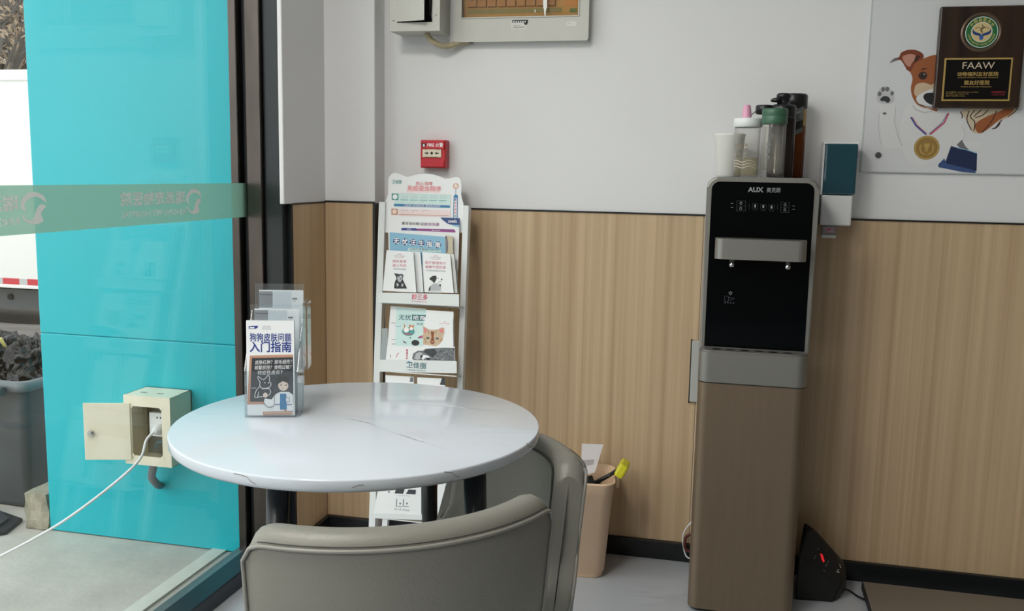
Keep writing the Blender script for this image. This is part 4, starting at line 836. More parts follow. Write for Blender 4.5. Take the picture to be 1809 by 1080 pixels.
b = MB(P_white); b.rect(DF, *DF.px(903, 52), *DF.px(931, 37), .0003, mat('sticker_paper', '#d6d4cc', .5)); b.rect(DF, *DF.px(905, 40), *DF.px(933, 35), .0005, P_black); b.disc(DF, *DF.px(929, 40.5), .006, .0005, P_black)
for k in range(6): b.text(chr(0x4e00+k*37), DF, *DF.px(908+k*4, 38), P_white, .0007, h=.004) if False else b.disc(DF, *DF.px(908+k*4, 38.2), .0022, .0007, P_white, n=6)
b.line(DF.pts((906, 44), (912, 46), (920, 44.5)), DF, .0012, .0007, P_grey); b.line(DF.pts((906, 48), (914, 49), (926, 47.5)), DF, .0014, .0007, P_black)
b.build('sticker', t, raw=True); b = MB(P_white); b.flat(DF.pts((1001, 46), (1001, 39), (1018, 37.5), (1018, 46)), DF, .0003, mat('pale_sticker', '#d9d8d2', .5)); b.line(DF.pts((1003, 42), (1009, 41.5)), DF, .001, .0005, P_grey); b.build('sticker', t, raw=True)
t = thing('flexible_conduit', 'ribbed cream flexible conduit sagging between the two electrical boxes', 'conduit', (-.93, 2.9, 1.64))
b = MB(mat('conduit_cream', '#b7ab8c', .6)); P = smoothc([tuple(at(753, 58, 1, 2.895)), tuple(at(761, 70, 1, 2.90)), tuple(at(775, 79, 1, 2.91)), tuple(at(792, 81.5, 1, 2.925)), tuple(at(812, 75.5, 1, 2.938)), tuple(at(829, 73.5, 1, 2.945))], 16)
b.tube(P, [.0082+.0016*(i % 3 == 0) for i in range(len(P))], None, 12); b.build('tube', t)
b = MB(M_dark); b.tube([P[-1], tuple(at(837, 75, 1, 2.946))], [.006, .002], None, 8); b.build('wire_end', t)

# ------------------------------------------------------------------ printed dog board and wooden plaque
t = thing('acrylic_board', 'thin acrylic wall board printed with a dog wearing a medal', 'wall board', (.6, 2.956, 1.26))
AB = Frame((0, 2.950, 0), (1, 0, 0), (0, 0, 1)); bl = AB.px(1519, 302.5)
b = MB(mat('board_white', '#dcdddf', .25)); b.box((.350, 2.950, bl[1]), (1.28, 2.9545, 2.06), bev=.001)
b.box((.347, 2.9495, bl[1]-.002), (.3505, 2.955, 2.06), mat('board_edge', '#c3c8cb', .2)); b.box((.347, 2.9495, bl[1]-.003), (1.28, 2.955, bl[1]), mat('board_edge', '#c3c8cb', .2))
def bf(d, m, *l, sm=0): 
    p = AB.pts(*l); b.flat(smoothc(p, sm, True) if sm else p, AB, d, m)
P_shade = mat('print_fur_grey', '#c3c3c4', .5); P_fur = mat('print_fur_white', '#dcdcdc', .5); P_rust = mat('print_rust_fur', '#9c5a32', .5)
bf(.0003, P_rust, (1600, 121), (1612, 113), (1630, 104), (1660, 103), (1660, 190), (1640, 192), (1622, 186), (1612, 172), (1609, 155), (1612, 140), (1608, 128), sm=3)
bf(.0005, mat('print_dark_rust', '#7b3b20', .5), (1572, 111), (1580, 103), (1588, 101), (1592, 93), (1605, 88), (1620, 89), (1631, 96), (1630, 104), (1616, 112), (1609, 126), (1601, 121), (1592, 107), (1584, 107), sm=3)
bf(.0007, mat('print_ear_pink', '#c08a78', .5), (1594, 101), (1604, 96), (1616, 97), (1620, 104), (1612, 110), (1607, 118), (1600, 114), sm=3); bf(.0009, P_dbrown, (1618, 98), (1626, 99), (1620, 108), (1613, 112))
bf(.0006, P_grey, (1571, 112), (1578, 104), (1588, 101), (1584, 106), (1578, 108))
bf(.0006, P_fawn, (1618, 150), (1632, 146), (1646, 150), (1658, 140), (1660, 165), (1640, 168), (1624, 172), (1615, 166), sm=3)
bf(.0007, P_fur, (1619, 172), (1634, 162), (1660, 156), (1660, 190), (1650, 192), (1632, 188), (1622, 182), sm=3)
bf(.0009, P_dbrown, (1622, 133), (1628, 127), (1635, 128), (1638, 134), (1634, 140), (1626, 140), sm=3); b.disc(AB, *AB.px(1630.5, 133.5), .0062, .0011, P_black); b.disc(AB, *AB.px(1632.5, 131.5), .0016, .0013, P_white); bf(.0009, P_dbrown, (1625, 124), (1632, 120), (1639, 121), (1632, 123))
bf(.0009, P_black, (1631, 172), (1634, 166), (1643, 164), (1652, 166), (1655, 184), (1645, 185), (1636, 180), sm=3); b.line(AB.pts((1622, 184), (1632, 187), (1642, 189), (1650, 190)), AB, .002, .0011, P_board)
bf(.0002, P_fur, (1610, 184), (1650, 195), (1680, 196), (1700, 215), (1705, 240), (1685, 262), (1660, 280), (1630, 292), (1600, 280), (1590, 240), (1596, 200), sm=3)
b.line(AB.pts((1612, 186), (1618, 194), (1632, 199), (1648, 197)), AB, .004, .0004, P_shade); b.line(AB.pts((1582, 190), (1580, 215), (1588, 245), (1594, 258)), AB, .003, .0004, P_shade); b.line(AB.pts((1553, 200), (1552, 230), (1556, 255)), AB, .002, .0004, P_shade); b.line(AB.pts((1700, 222), (1705, 238), (1700, 250)), AB, .002, .0004, P_shade)
# raised paw
P_paw = mat('print_paw_grey', '#6f7072', .5)
bf(.0003, P_fur, (1553, 180), (1580, 178), (1582, 215), (1592, 262), (1560, 262), (1554, 215)); bf(.0005, P_shade, (1551, 160), (1562, 152), (1572, 156), (1579, 166), (1577, 182), (1553, 182), (1549, 170), sm=3)
for q in ((1554, 166, .0055), (1560, 158, .0055), (1567.5, 157.5, .0055), (1576, 165, .005)): b.disc(AB, *AB.px(q[0], q[1]), q[2], .0007, P_paw, 12, ry=q[2]*1.25)
bf(.0007, P_board, (1555, 175), (1561, 170), (1569, 171), (1573, 177), (1568, 182), (1563, 179), (1557, 179), sm=3); bf(.0007, P_paw, (1558, 200), (1564, 198), (1567, 201), (1562, 203.5))
# medal and ribbon
P_rib = mat('print_ribbon_blue', '#3d4f8f', .5); P_ribr = mat('print_ribbon_red', '#c2566b', .5)
b.line(AB.pts((1609, 207), (1618, 222), (1636, 238)), AB, .0042, .0005, P_rib); b.line(AB.pts((1611.5, 207), (1621, 222), (1638, 237)), AB, .0018, .0007, P_ribr); b.line(AB.pts((1676, 200), (1668, 217), (1643, 238)), AB, .0045, .0005, P_ribr); b.line(AB.pts((1673.5, 201), (1664, 217), (1641, 237)), AB, .0018, .0007, P_rib)
mc = AB.px(1637, 261); b.disc(AB, *mc, .0345, .0006, mat('print_gold_dark', '#8a6a32', .5), 40); b.ring(AB, *mc, .029, .0335, .0009, P_gold, 40); b.disc(AB, *mc, .0272, .0009, mat('print_gold_mid', '#97773d', .5), 40)
for s_ in (-1, 1): b.line([(mc[0]+s_*.018*math.sin(a), mc[1]-.002-.018*math.cos(a)) for a in [.2+i*.28 for i in range(8)]], AB, .0035, .0011, P_gold)
b.flat([(mc[0]-.008, mc[1]+.012), (mc[0]+.008, mc[1]+.012), (mc[0]+.006, mc[1]), (mc[0]+.002, mc[1]-.004), (mc[0]+.004, mc[1]-.011), (mc[0]-.004, mc[1]-.011), (mc[0]-.002, mc[1]-.004), (mc[0]-.006, mc[1])], AB, .0013, P_gold)
# striped trophy cup and its blue base
bf(.0003, mat('print_cream_fur', '#cfc0a6', .5), (1697, 196), (1720, 190), (1760, 190), (1801, 172), (1799, 190), (1786, 206), (1770, 212), (1752, 222), (1730, 236), (1716, 232), (1708, 214), sm=3)
bf(.0005, P_rust, (1745, 205), (1768, 196), (1790, 180), (1797, 182), (1786, 200), (1765, 212), (1748, 226), (1730, 236), (1722, 220), sm=3)
for l in (((1696, 197), (1700, 204), (1699, 209)), ((1712, 196), (1708, 212), (1716, 230)), ((1722, 195), (1714, 206), (1722, 216), (1720, 232)), ((1734, 194), (1720, 206)), ((1746, 194), (1735, 204), (1722, 208)), ((1760, 196), (1752, 214), (1735, 234)), ((1770, 212), (1766, 216), (1757, 228)), ((1752, 228), (1762, 224), (1767, 216)), ((1800, 176), (1796, 194), (1780, 206))): b.line(AB.pts(*smoothc(l, 3)), AB, .0026, .0008, P_dbrown)
bf(.0003, P_fur, (1690, 250), (1712, 248), (1735, 252), (1732, 262), (1715, 268), (1690, 262)); bf(.0005, P_paw, (1690, 256), (1699, 247), (1705, 258), (1712, 265), (1696, 262))
bf(.0006, mat('print_navy_base', '#1d2a4f', .5), (1680, 258), (1690, 261), (1726, 270), (1725, 303), (1668, 292)); bf(.0008, mat('print_navy_foot', '#38507f', .5), (1657, 291), (1668, 280), (1672, 289), (1722, 301), (1724, 306), (1700, 304), (1658, 295.5))
b.line(AB.pts((1690, 261), (1708, 265), (1726, 271)), AB, .0022, .001, P_sky)
b.build('printed_sheet', t, raw=True)
for x, z in ((1551, 274), (1551, -90)):
    c = AB.px(x, z); b = MB(mat('standoff_steel', '#77787a', .3, .8)); b.lathe([(.0085, 0), (.0085, .004), (.006, .006)], (c[0], 2.950, c[1]), None, 18, axis='y'); b.build('standoff_screw', t)
t = thing('plaque', 'dark walnut plaque with round green emblem and black FAAW plate', 'plaque', (.64, 2.949, 1.44))
M_wal = wood('walnut', '#1b100c', '#39261b', .35, 18, .7, .1)
b = MB(M_wal); b.box((.529, 2.925, 1.442), (.752, 2.949, 1.7215), bev=.004, seg=2); b.build('board', t)
PL = Frame((0, 2.925, 0), (1, 0, 0), (0, 0, 1)); ec = PL.px(1734, 57); R_ = .0425
b = MB(M_wal); b.lathe([(R_*1.27, 0), (R_*1.22, .0025), (R_*1.12, .0035), (R_*1.07, .001)], (ec[0], 2.925, ec[1]), mat('bronze_rim', '#6a5648', .3, .5), 48, axis='y'); PE = PL.off(.0012)
b.disc(PE, *ec, R_*1.06, 0, mat('emblem_green_dark', '#173f24', .35), 48); b.disc(PE, *ec, R_*.99, .0002, P_white, 48); b.disc(PE, *ec, R_*.95, .0004, P_dgreen, 48); b.disc(PE, *ec, R_*.645, .0006, P_white, 40); b.disc(PE, *ec, R_*.62, .0008, mat('emblem_cream', '#d6bf8a', .4), 40)
for i, ch in enumerate('中国兽医协会'):
    a = math.radians(90+52-i*20.8); b.text(ch, PE, ec[0]+R_*.79*math.cos(a), ec[1]+R_*.79*math.sin(a), mat('emblem_gold', '#cdb66c', .4), .0007, h=R_*.2, w=R_*.2, bold=.02, rot=a-math.pi/2)
S_ = 'Chinese Veterinary Medical Association'
for i, ch in enumerate(S_):
    a = math.radians(180+12+i*156/(len(S_)-1)); 
    if ch != ' ': b.text(ch, PE, ec[0]+R_*.79*math.cos(a), ec[1]+R_*.79*math.sin(a), MATS['emblem_gold'], .0007, h=R_*.11, rot=a+math.pi/2)
def em(l): return [(ec[0]+x*R_, ec[1]+y*R_) for x, y in l]
for s_ in (-1, 1): b.flat(em(smoothc([(s_*x, y) for x, y in ((.05, -.12), (.2, -.05), (.38, .02), (.5, .12), (.52, .24), (.56, .12), (.55, -.02), (.45, -.14), (.3, -.2), (.12, -.22))], 3, True)), PE, .001, P_dblue)
b.flat(em(((-.14, -.15), (.14, -.15), (.12, -.4), (.06, -.5), (-.06, -.5), (-.12, -.4))), PE, .001, mat('emblem_blue', '#3b62ab', .4)); b.line(em(((0, .5), (0, -.1))), PE, .0014, .0012, P_black)
b.line(em(smoothc([(.06, .4), (.12, .3), (0, .22), (-.1, .12), (0, .05), (.07, -.02)], 3)), PE, .0016, .0014, P_black); b.line(em(smoothc([(-.4, .2), (-.25, .32), (0, .22), (.25, .32), (.4, .2)], 3)), PE, .0013, .0012, P_dbrown)
b.build('emblem', t, raw=True)
b = MB(P_gold); Q = PL.pts((1669, 103), (1791, 100), (1781, 176), (1664, 178)); qx0, qx1, qz0, qz1 = Q[0][0], Q[2][0]+.003, Q[3][1]-.001, Q[0][1]
b.box((qx0, 2.9238, qz0), (qx1, 2.9252, qz1), bev=.0004); b.box((qx0+.0045, 2.9234, qz0+.0045), (qx1-.0045, 2.9240, qz1-.0045), mat('plate_black', '#0b0b0c', .25)); PP = Frame((0, 2.9232, 0), (1, 0, 0), (0, 0, 1)); cx = (qx0+qx1)/2+.004
P_pale = mat('plate_pale_gold', '#d2bda6', .4); h_ = qz1-qz0
b.text('FAAW', PP, cx-.003, qz1-h_*.175, P_pale, 0, w=.083, h=.0185); b.text('动物福利友好医院', PP, cx-.003, qz1-h_*.37, P_gold, 0, w=.106, h=.0118, bold=.012); b.text('Animal Welfare Friendly Hospital', PP, cx-.003, qz1-h_*.455, P_gold, 0, w=.104, h=.0042)
b.text('猫友好医院', PP, cx-.004, qz1-h_*.57, P_gold, 0, w=.066, h=.0118, bold=.012); b.text('Feline Friendly Hospital', PP, cx-.005, qz1-h_*.67, P_gold, 0, w=.078, h=.0042)
for k, wl in enumerate((.085, .06, .05)): b.text(('证书编号 Certificate number', '授予单位 Awarding body', '授予日期 Date')[k], PP, qx0+.010+wl/2, qz1-h_*(.79+k*.045), P_gold, 0, w=wl, h=.0032)
b.text('中国兽医协会', PP, qx1-.030, qz1-h_*.79, P_red, 0, w=.036, h=.0045); b.text('二〇二三年', PP, qx1-.030, qz1-h_*.85, P_red, 0, w=.034, h=.0042)
b.build('plate', t, raw=True)

# ------------------------------------------------------------------ water dispenser
t = thing('water_dispenser', 'tall champagne and black glass standing water dispenser against the back wall', 'water dispenser', (.064, 2.78, 0))
dx0, dx1 = -.0815, .2085; YB_ = 2.944; ZB = .672
def column(b, x0, x1, y0, y1, z0, z1, r, m, n=10):
    P = rrect(x0, y0, x1, y1, r, n, (0, 0, 1, 1)); rows = [[(x, y, z) for x, y in P] for z in (z0, z1)]
    i0 = len(b.S); b.grid(rows, m, True, True); k = len(P)
    for i in range(k):     # the long flat sides stay flat, only the rounded corners shade smoothly
        if (Vector(rows[0][i])-Vector(rows[0][(i+1) % k])).length > .02: b.S[i0+i] = False
    b.add(rows[0], [tuple(range(k-1, -1, -1))], m); b.add(rows[1], [tuple(range(k))], m)
b = MB(M_cham); column(b, dx0, dx1, 2.596, YB_, .012, ZB, .030, M_cham); column(b, dx0+.012, dx1-.012, 2.612, YB_-.01, 0, .013, .02, M_dark); b.build('body', t, raw=True)
b = MB(M_silver); column(b, dx0-.001, dx1+.001, 2.592, 2.70, ZB+.003, .7585, .030, M_silver)
column(b, dx0+.003, dx1-.003, 2.598, 2.70, .7585, .7635, .028, MATS['satin_silver']); tray = b.build('drip_tray', t, raw=True)
b = MB(M_dark); TF = Frame((0, 0, .7637), (1, 0, 0), (0, 1, 0))
for k in range(6):
    x = dx0+.035+k*.038; b.disc(TF, x+.011, 2.622, .013, 0, M_dark if k % 2 else M_chrome, 16, ry=.009)
sub(b, 'grille', tray, t)
b = MB(M_cham); column(b, dx0-.0008, dx1+.0008, 2.5945, YB_, ZB, ZB+.003, .03, M_dark); b.build('seam', t)
HFm = Frame((0, 2.650, 0), (1, 0, 0), (0, 0, 1)); hx0, hx1, zt_ = -.083, .2135, 1.2362
b = MB(M_silver); b.prism(rrect(hx0, .755, hx1, zt_, .030, 8, (1, 1, 0, 0)), HFm, -.292, 0, M_silver, M_silver, bev=.006); b.build('head_housing', t)
b = MB(M_bglass); b.prism(rrect(hx0+.0135, .7652, hx1-.0135, zt_-.0125, .022, 8, (1, 1, 0, 0)), HFm, -.004, .0012, M_bglass)
G = HFm.off(.0014)
def lg(body, x0, y0, x1, y1, m=M_print_grey, bold=.02): lb(body, G, x0, y0, x1, y1, m, .0002, bold)
p0, p1 = G.px(1321, 340), G.px(1349, 330.5); b.text('AUX', G, (p0[0]+p1[0])/2, (p0[1]+p1[1])/2, M_print_grey, 0, w=p1[0]-p0[0], h=.0135, bold=.035)
p0, p1 = G.px(1354, 340.5), G.px(1379.5, 331.5); b.text('奥克斯', G, (p0[0]+p1[0])/2, (p0[1]+p1[1])/2, M_print_grey, 0, w=p1[0]-p0[0], h=.0135, bold=.008)
def rr_(x0, y0, x1, y1, w=.0006, m=M_print_dim): p = G.px(x0, y0); q = G.px(x1, y1); b.line([p, (q[0], p[1]), q, (p[0], q[1]), p], G, w, 0, m)
rr_(1302, 355, 1316.5, 373); b.line(G.pts((1302, 364), (1316.5, 364.3)), G, .0005, 0, M_print_dim); rr_(1380, 357.5, 1393.5, 375.5); b.line(G.pts((1380, 366.5), (1393.5, 367)), G, .0005, 0, M_print_dim)
for x, y in ((1334, 364), (1348.5, 365), (1363, 366)):
    rr_(x-4.5, y-4.5, x+4.5, y+4.5, .0004); b.rect(G, *G.px(x-1.6, y+2.5), *G.px(x+1.6, y-2.5), .0001, M_print_grey); b.line(G.pts((x-4, y+7), (x+4, y+7.2)), G, .0007, 0, M_print_dim)
for x, y in ((1309, 359.5), (1308.5, 368.5), (1387, 362.5), (1386.5, 371)):
    c = G.px(x, y); b.ring(G, *c, .0026, .0036, .0001, M_print_grey, 12); b.line([(c[0], c[1]+.002), (c[0], c[1]+.0055)], G, .0012, .0001, M_print_grey)
for x, y in ((1293, 359.5), (1293, 366.5), (1402, 364), (1402, 370)): b.line(G.pts((x-2.2, y), (x+2.2, y)), G, .0011, 0, M_print_grey)
for x in (1323.5, 1373.5): b.line(G.pts((x, 360), (x, 371)), G, .0004, 0, M_print_dim)
# tap hint icon low on the glass
b.line(G.pts((1280, 523), (1280, 532), (1287, 532.5), (1287, 524), (1280, 523)), G, .0009, 0, M_print_dim); b.line(G.pts((1287, 525.5), (1294, 527), (1298, 526.5)), G, .0012, 0, M_print_dim); b.line(G.pts((1287, 531), (1293, 530), (1296, 528)), G, .0009, 0, M_print_dim); c = G.px(1290.5, 519); b.ring(G, *c, .0022, .0034, 0, M_print_grey, 10)
for k in range(4): b.disc(G, *G.px(1281+k*5, 535+k*.2), .0012, 0, M_print_grey, 8)
for k in range(5): a = .5+k*.55; b.line([(c[0]+.0042*math.cos(a), c[1]+.0042*math.sin(a)), (c[0]+.0066*math.cos(a), c[1]+.0066*math.sin(a))], G, .0008, 0, M_print_grey)
b.build('front_glass', t, raw=True)
b = MB(M_silver); column(b, -.0525, .1865, 2.585, 2.655, 1.0165, 1.0715, .022, M_silver); sp = b.build('spout_bar', t, raw=True)
for x in (-.0055, .1405):
    b = MB(M_chrome); b.lathe([(.0065, 0), (.0065, -.012), (.0075, -.013), (.0075, -.021), (.005, -.022)], (x, 2.603, 1.0165), None, 18); sub(b, 'spout', sp, t)
# things standing on the dispenser
ZD = 1.2365
t = thing('cup_stack', 'frosted white plastic cup behind the pink-strawed tumbler, on the dispenser', 'cup', (-.030, 2.865, ZD))
b = MB(clear('milky_plastic', '#fafaf6', 1.3, '#fbfbf8', .75, .3, .15)); prof = [(0, .001), (.034, .001), (.0355, .004), (.0435, .118), (.0452, .120), (.0452, .1245), (.0432, .126), (.0425, .124), (.0347, .006), (0, .004)]
b.lathe([(r, z+ZD) for r, z in prof], (-.030, 2.865, 0), None, 40, cap=False); b.build('cup_wall', t)
M_clearp = clear('clear_bottle_plastic', '#fefefd', 1.25, '#f2f0ea', .035, .05, .2); M_water = clear('pale_water', '#fdf9ec', 1.15, '#f3e9c8', .16, .05, .2)
t = thing('straw_tumbler', 'clear tumbler with white lid and pink straw cap on top of the dispenser', 'tumbler', (.019, 2.765, ZD)); c0 = (.019, 2.765, ZD)
b = MB(M_clearp); b.lathe([(0, .001), (.031, .001), (.0345, .006), (.0365, .14), (.0345, .14), (.0325, .007), (0, .005)], c0, None, 40, cap=False); b.build('tumbler_body', t)
b = MB(M_water); b.lathe([(0, .006), (.0315, .0062), (.0332, .055), (0, .055)], c0, None, 36, cap=False); b.build('water', t)
b = MB(mat('printed_gold_brown', '#8f7a58', .5))
for k, (z, n_) in enumerate(((.087, 5), (.076, 5), (.060, 4))):
    for i in range(n_*2):
        a = math.radians(-150+i*62/(n_*2)*1.05); r = .0352+.014*z; a2 = a+.055; P = [(math.cos(q)*r, math.sin(q)*r, zz) for q, zz in ((a, z), (a2, z), (a2, z+.0055), (a, z+.0055))]
        if (i+k) % 4 != 3: b.add([Vector(p)+Vector(c0) for p in P], [(0, 1, 2, 3)])
for z in (.044, .036, .028):
    rows = []
    for i in range(17): a = math.radians(-160+i*8.5); r = .0348+.0145*z; zz = z+.003*math.sin(i*.8); rows.append([Vector((math.cos(a)*r, math.sin(a)*r, zz))+Vector(c0), Vector((math.cos(a)*r, math.sin(a)*r, zz+.0012))+Vector(c0)])
    b.grid(rows, mat('pale_wave_print', '#f2efe4', .5), False)
b.build('printed_lettering', t, raw=True)
b = MB(M_white); b.lathe([(.0365, .139), (.0395, .141), (.0395, .161), (.037, .164), (.010, .166), (0, .166)], c0, None, 40, cap=False); lid = b.build('lid', t)
b = MB(mat('pink_silicone', '#e2a4bf', .45)); b.lathe([(.0135, .165), (.0125, .18), (.0095, .199), (.0085, .201), (0, .2015)], (.014, 2.762, ZD), None, 24, cap=False); sub(b, 'straw_cap', lid, t)
t = thing('glass_bottle', 'clear glass bottle with dark green lid, frontmost on top of the dispenser', 'bottle', (.089, 2.715, ZD)); c0 = (.089, 2.715, ZD)
b = MB(M_clearp); b.lathe([(0, .001), (.030, .001), (.0325, .004), (.0325, .146), (.030, .150), (.0285, .148), (.0285, .016), (.026, .012), (0, .011)], c0, None, 40, cap=False); b.build('bottle_body', t)
b = MB(clear('inner_glass', '#f8f7f4', 1.25, '#e3e0d8', .05, .05, .2)); b.lathe([(0, .02), (.024, .021), (.025, .03), (.025, .14)], c0, None, 32, cap=False); b.build('inner_wall', t)
b = MB(P_grey)
for z, h in ((.085, .012), (.066, .014), (.05, .01)):
    for i in range(2): a = math.radians(-122+i*9); P = [(math.cos(q)*.0329, math.sin(q)*.0329, zz) for q, zz in ((a, z), (a+.1, z), (a+.1, z+h), (a, z+h))]; b.add([Vector(p)+Vector(c0) for p in P], [(0, 1, 2, 3)])
b.build('printed_mark', t, raw=True)
M_glid = mat('dark_green_plastic', '#3f6650', .4); b = MB(M_glid); b.lathe([(.0335, .146), (.0345, .148), (.0345, .166), (.0338, .167), (.0345, .168), (.0345, .184), (.032, .1875), (0, .188)], c0, None, 40, cap=False); b.build('lid', t)
t = thing('sports_bottle', 'dark smoky bottle with black carrying-loop lid behind the green-lidded bottle', 'bottle', (.113, 2.80, ZD)); c0 = (.113, 2.80, ZD)
b = MB(clear('smoky_plastic', '#4a3c3c', 1.4, '#3a3132', .75, .1)); b.lathe([(0, .001), (.034, .001), (.0365, .006), (.037, .165), (.033, .176), (0, .176)], c0, None, 40, cap=False); b.build('bottle_body', t)
M_bl = mat('black_plastic', '#17181a', .35); b = MB(M_bl); b.lathe([(.0345, .172), (.0365, .174), (.0365, .198), (.033, .203), (.018, .206), (.017, .222), (.020, .224), (.020, .232), (.016, .236), (0, .237)], c0, None, 36, cap=False); lid = b.build('lid', t)
b = MB(M_bl); P = [Vector((.045, 2.78, ZD+.187))+Vector((.022*math.cos(a), .0, .0)) for a in (0,)]; b.lathe([(.021, .178), (.0245, .18), (.0245, .2), (.022, .203), (0, .204)], (.062, 2.80, ZD), None, 28, cap=False); b.box((.062, 2.793, ZD+.184), (.095, 2.807, ZD+.198), bev=.003); b.tube(smoothc([(.045, 2.795, ZD+.19), (.034, 2.79, ZD+.182), (.026, 2.785, ZD+.174)], 5), .0012, None, 6); sub(b, 'loop_strap', lid, t)
b = MB(M_bl); b.lathe([(.0, -.002), (.015, .0), (.0175, .004), (.012, .010), (0, .012)], (.094, 2.79, ZD+.212), None, 24, cap=False); sub(b, 'flip_cap', lid, t)
t = thing('amber_bottle', 'amber brown bottle with black flip cap and grey hang label, rearmost on the dispenser', 'bottle', (.147, 2.885, ZD)); c0 = (.147, 2.885, ZD)
b = MB(clear('amber_plastic', '#c9853a', 1.4, '#6f3a12', .62, .1)); b.lathe([(0, .001), (.033, .001), (.036, .006), (.0365, .150)], c0, None, 40, cap=False); b.build('bottle_body', t)
b = MB(clear('amber_shoulder', '#dcc48c', 1.4, '#bda066', .6, .1)); b.lathe([(.0365, .150), (.0365, .193), (.034, .200), (0, .201)], c0, None, 40, cap=False); b.build('shoulder', t)
b = MB(M_bl); b.lathe([(.0355, .199), (.037, .202), (.037, .236), (.033, .241), (0, .242)], c0, None, 28, cap=False); b.build('lid', t)
b = MB(mat('grey_hang_label', '#6d7472', .5)); rows = []
for i in range(9): a = math.radians(-112+i*8); rows.append([Vector((.0378*math.cos(a), .0378*math.sin(a), z+i*.0022))+Vector(c0) for z in (.115, .128, .150, .165, .188)])
b.grid(rows, MATS['grey_hang_label'], True); rows2 = [[p+(p-Vector(c0)).normalized()*.0006 for p in r[1:3]] for r in rows]; b.grid(rows2, P_black, True); rows3 = [[p+(p-Vector(c0)).normalized()*.0006 for p in (r[3]*.6+r[4]*.4, r[3]*.45+r[4]*.55)] for r in rows[2:7]]; b.grid(rows3, P_lgrey, True); b.build('label', t, raw=True)

# ------------------------------------------------------------------ soap dispenser
t = thing('soap_dispenser', 'white wall soap dispenser with dark blue tank, right of the water dispenser', 'soap dispenser', (.285, 2.956, 1.1)); SY = 2.862
b = MB(M_white); b.box((.2365, SY+.004, 1.103), (.3225, 2.9585, 1.19), bev=.004); b.box((.238, SY+.045, 1.19), (.327, 2.9585, 1.340), bev=.003); b.build('housing', t)
b = MB(mat('blue_tinted_tank', '#1f4a57', .14, coat=.3)); b.box((.2385, SY, 1.192), (.3285, SY+.05, 1.3375), bev=.006); b.build('tank', t)
b = MB(M_white); b.box((.2335, SY+.005, 1.335), (.330, SY+.06, 1.342), bev=.002); b.box((.234, SY+.012, 1.19), (.2387, 2.955, 1.34), bev=.001); b.build('tank_frame', t)
b = MB(clear('clear_grey_plastic', '#d9d4d6', 1.4, '#c9c3c6', .35)); b.box((.243, SY+.012, 1.075), (.285, SY+.045, 1.103), bev=.002); b.build('nozzle_block', t)
b = MB(mat('mauve_sticker', '#a98f9a', .5)); b.box((.249, SY+.011, 1.081), (.281, SY+.0122, 1.098)); SF = Frame((0, SY+.0108, 0), (1, 0, 0), (0, 0, 1)); b.disc(SF, .264, 1.091, .004, .0002, P_rose, 10); b.text('洗手液', SF, .268, 1.085, P_white, .0003, w=.014, h=.004); b.box((.245, SY+.012, 1.066), (.284, SY+.045, 1.0745), M_white, bev=.001); b.build('sticker', t)

# ------------------------------------------------------------------ access cover behind the dispenser
b = MB(mat('grey_cover', '#b5b6b3', .5)); b.box((-.115, 2.944, .531), (-.02, 2.9548, .727), bev=.002); b.box((-.1185, 2.946, .527), (-.115, 2.955, .731), M_black)
o = b.build('access_cover', origin=(-.07, 2.95, .63)); o['label'] = 'flat grey access cover on the wood panel, half hidden by the water dispenser'; o['category'] = 'cover plate'

# ------------------------------------------------------------------ waste bin
M_peach = mat('peach_plastic', '#e8c7a6', .45)
cx, cy = -.428, 2.808; t = thing('waste_bin', 'peach plastic waste bin on the floor behind the right chair', 'bin', (cx, cy, 0))
b = MB(M_peach); rows = []
for hw, r, z in ((.070, .03, 0), (.073, .03, .004), (.0745, .03, .02), (.078, .03, .022), (.097, .035, .275), (.099, .035, .276), (.1, .036, .302), (.104, .038, .306), (.104, .038, .312), (.099, .036, .312), (.093, .032, .27), (.069, .028, .006), (.02, .01, .005)):
    P = rrect(-hw, -hw, hw, hw, r, 8); c_, s_ = math.cos(.12), math.sin(.12); rows.append([(cx+c_*x-s_*y, cy+s_*x+c_*y, z) for x, y in P])
b.grid(rows, None, True, True); k = len(rows[0]); b.add(rows[0], [tuple(range(k-1, -1, -1))]); b.add(rows[-1], [tuple(range(k))]); b.build('bin_body', t)
b = MB(mat('cream_clip', '#e4cfae', .5)); b.box((-.322, 2.80, .275), (-.312, 2.825, .318), bev=.003); b.build('clip', t)
bm = bmesh.new(); bmesh.ops.create_icosphere(bm, subdivisions=3, radius=1)
for v in bm.verts: k = 1+.12*math.sin(v.co.x*9+v.co.y*5)+.1*math.sin(v.co.z*8-v.co.y*7); v.co = Vector((v.co.x*.07*k, v.co.y*.07*k, v.co.z*.085*k))
b = MB(M_bag); b.addbm(bm, None, True, Matrix.Translation((cx+.012, cy-.01, .212))); o = b.build('rubbish_bag', origin=(cx, cy, .2)); o['label'] = 'black bag of rubbish inside the peach waste bin'; o['category'] = 'rubbish bag'
cf = Frame(at(1052, 850, 1, 2.79), (1, .25, .0), (-.05, .55, .83)); b = MB(mat('grey_card_white', '#d5d0d2', .6)); P = cf.pts((1026, 842), (1051, 835), (1066, 785.5), (1028, 784)); b.prism(P, cf, -.002, 0)
b.flat(cf.pts((1022, 826), (1048, 821), (1050, 812), (1024, 814)), cf, .0004, mat('card_fold', '#a9a3a6', .6)); o = b.build('cardboard_piece', origin=cf.o); o['label'] = 'folded pale cardboard sticking out of the peach waste bin'; o['category'] = 'cardboard'
t = thing('squeegee', 'yellow headed squeegee with black handle lying in the peach waste bin', 'squeegee', tuple(at(1095, 826, 1, 2.79)))
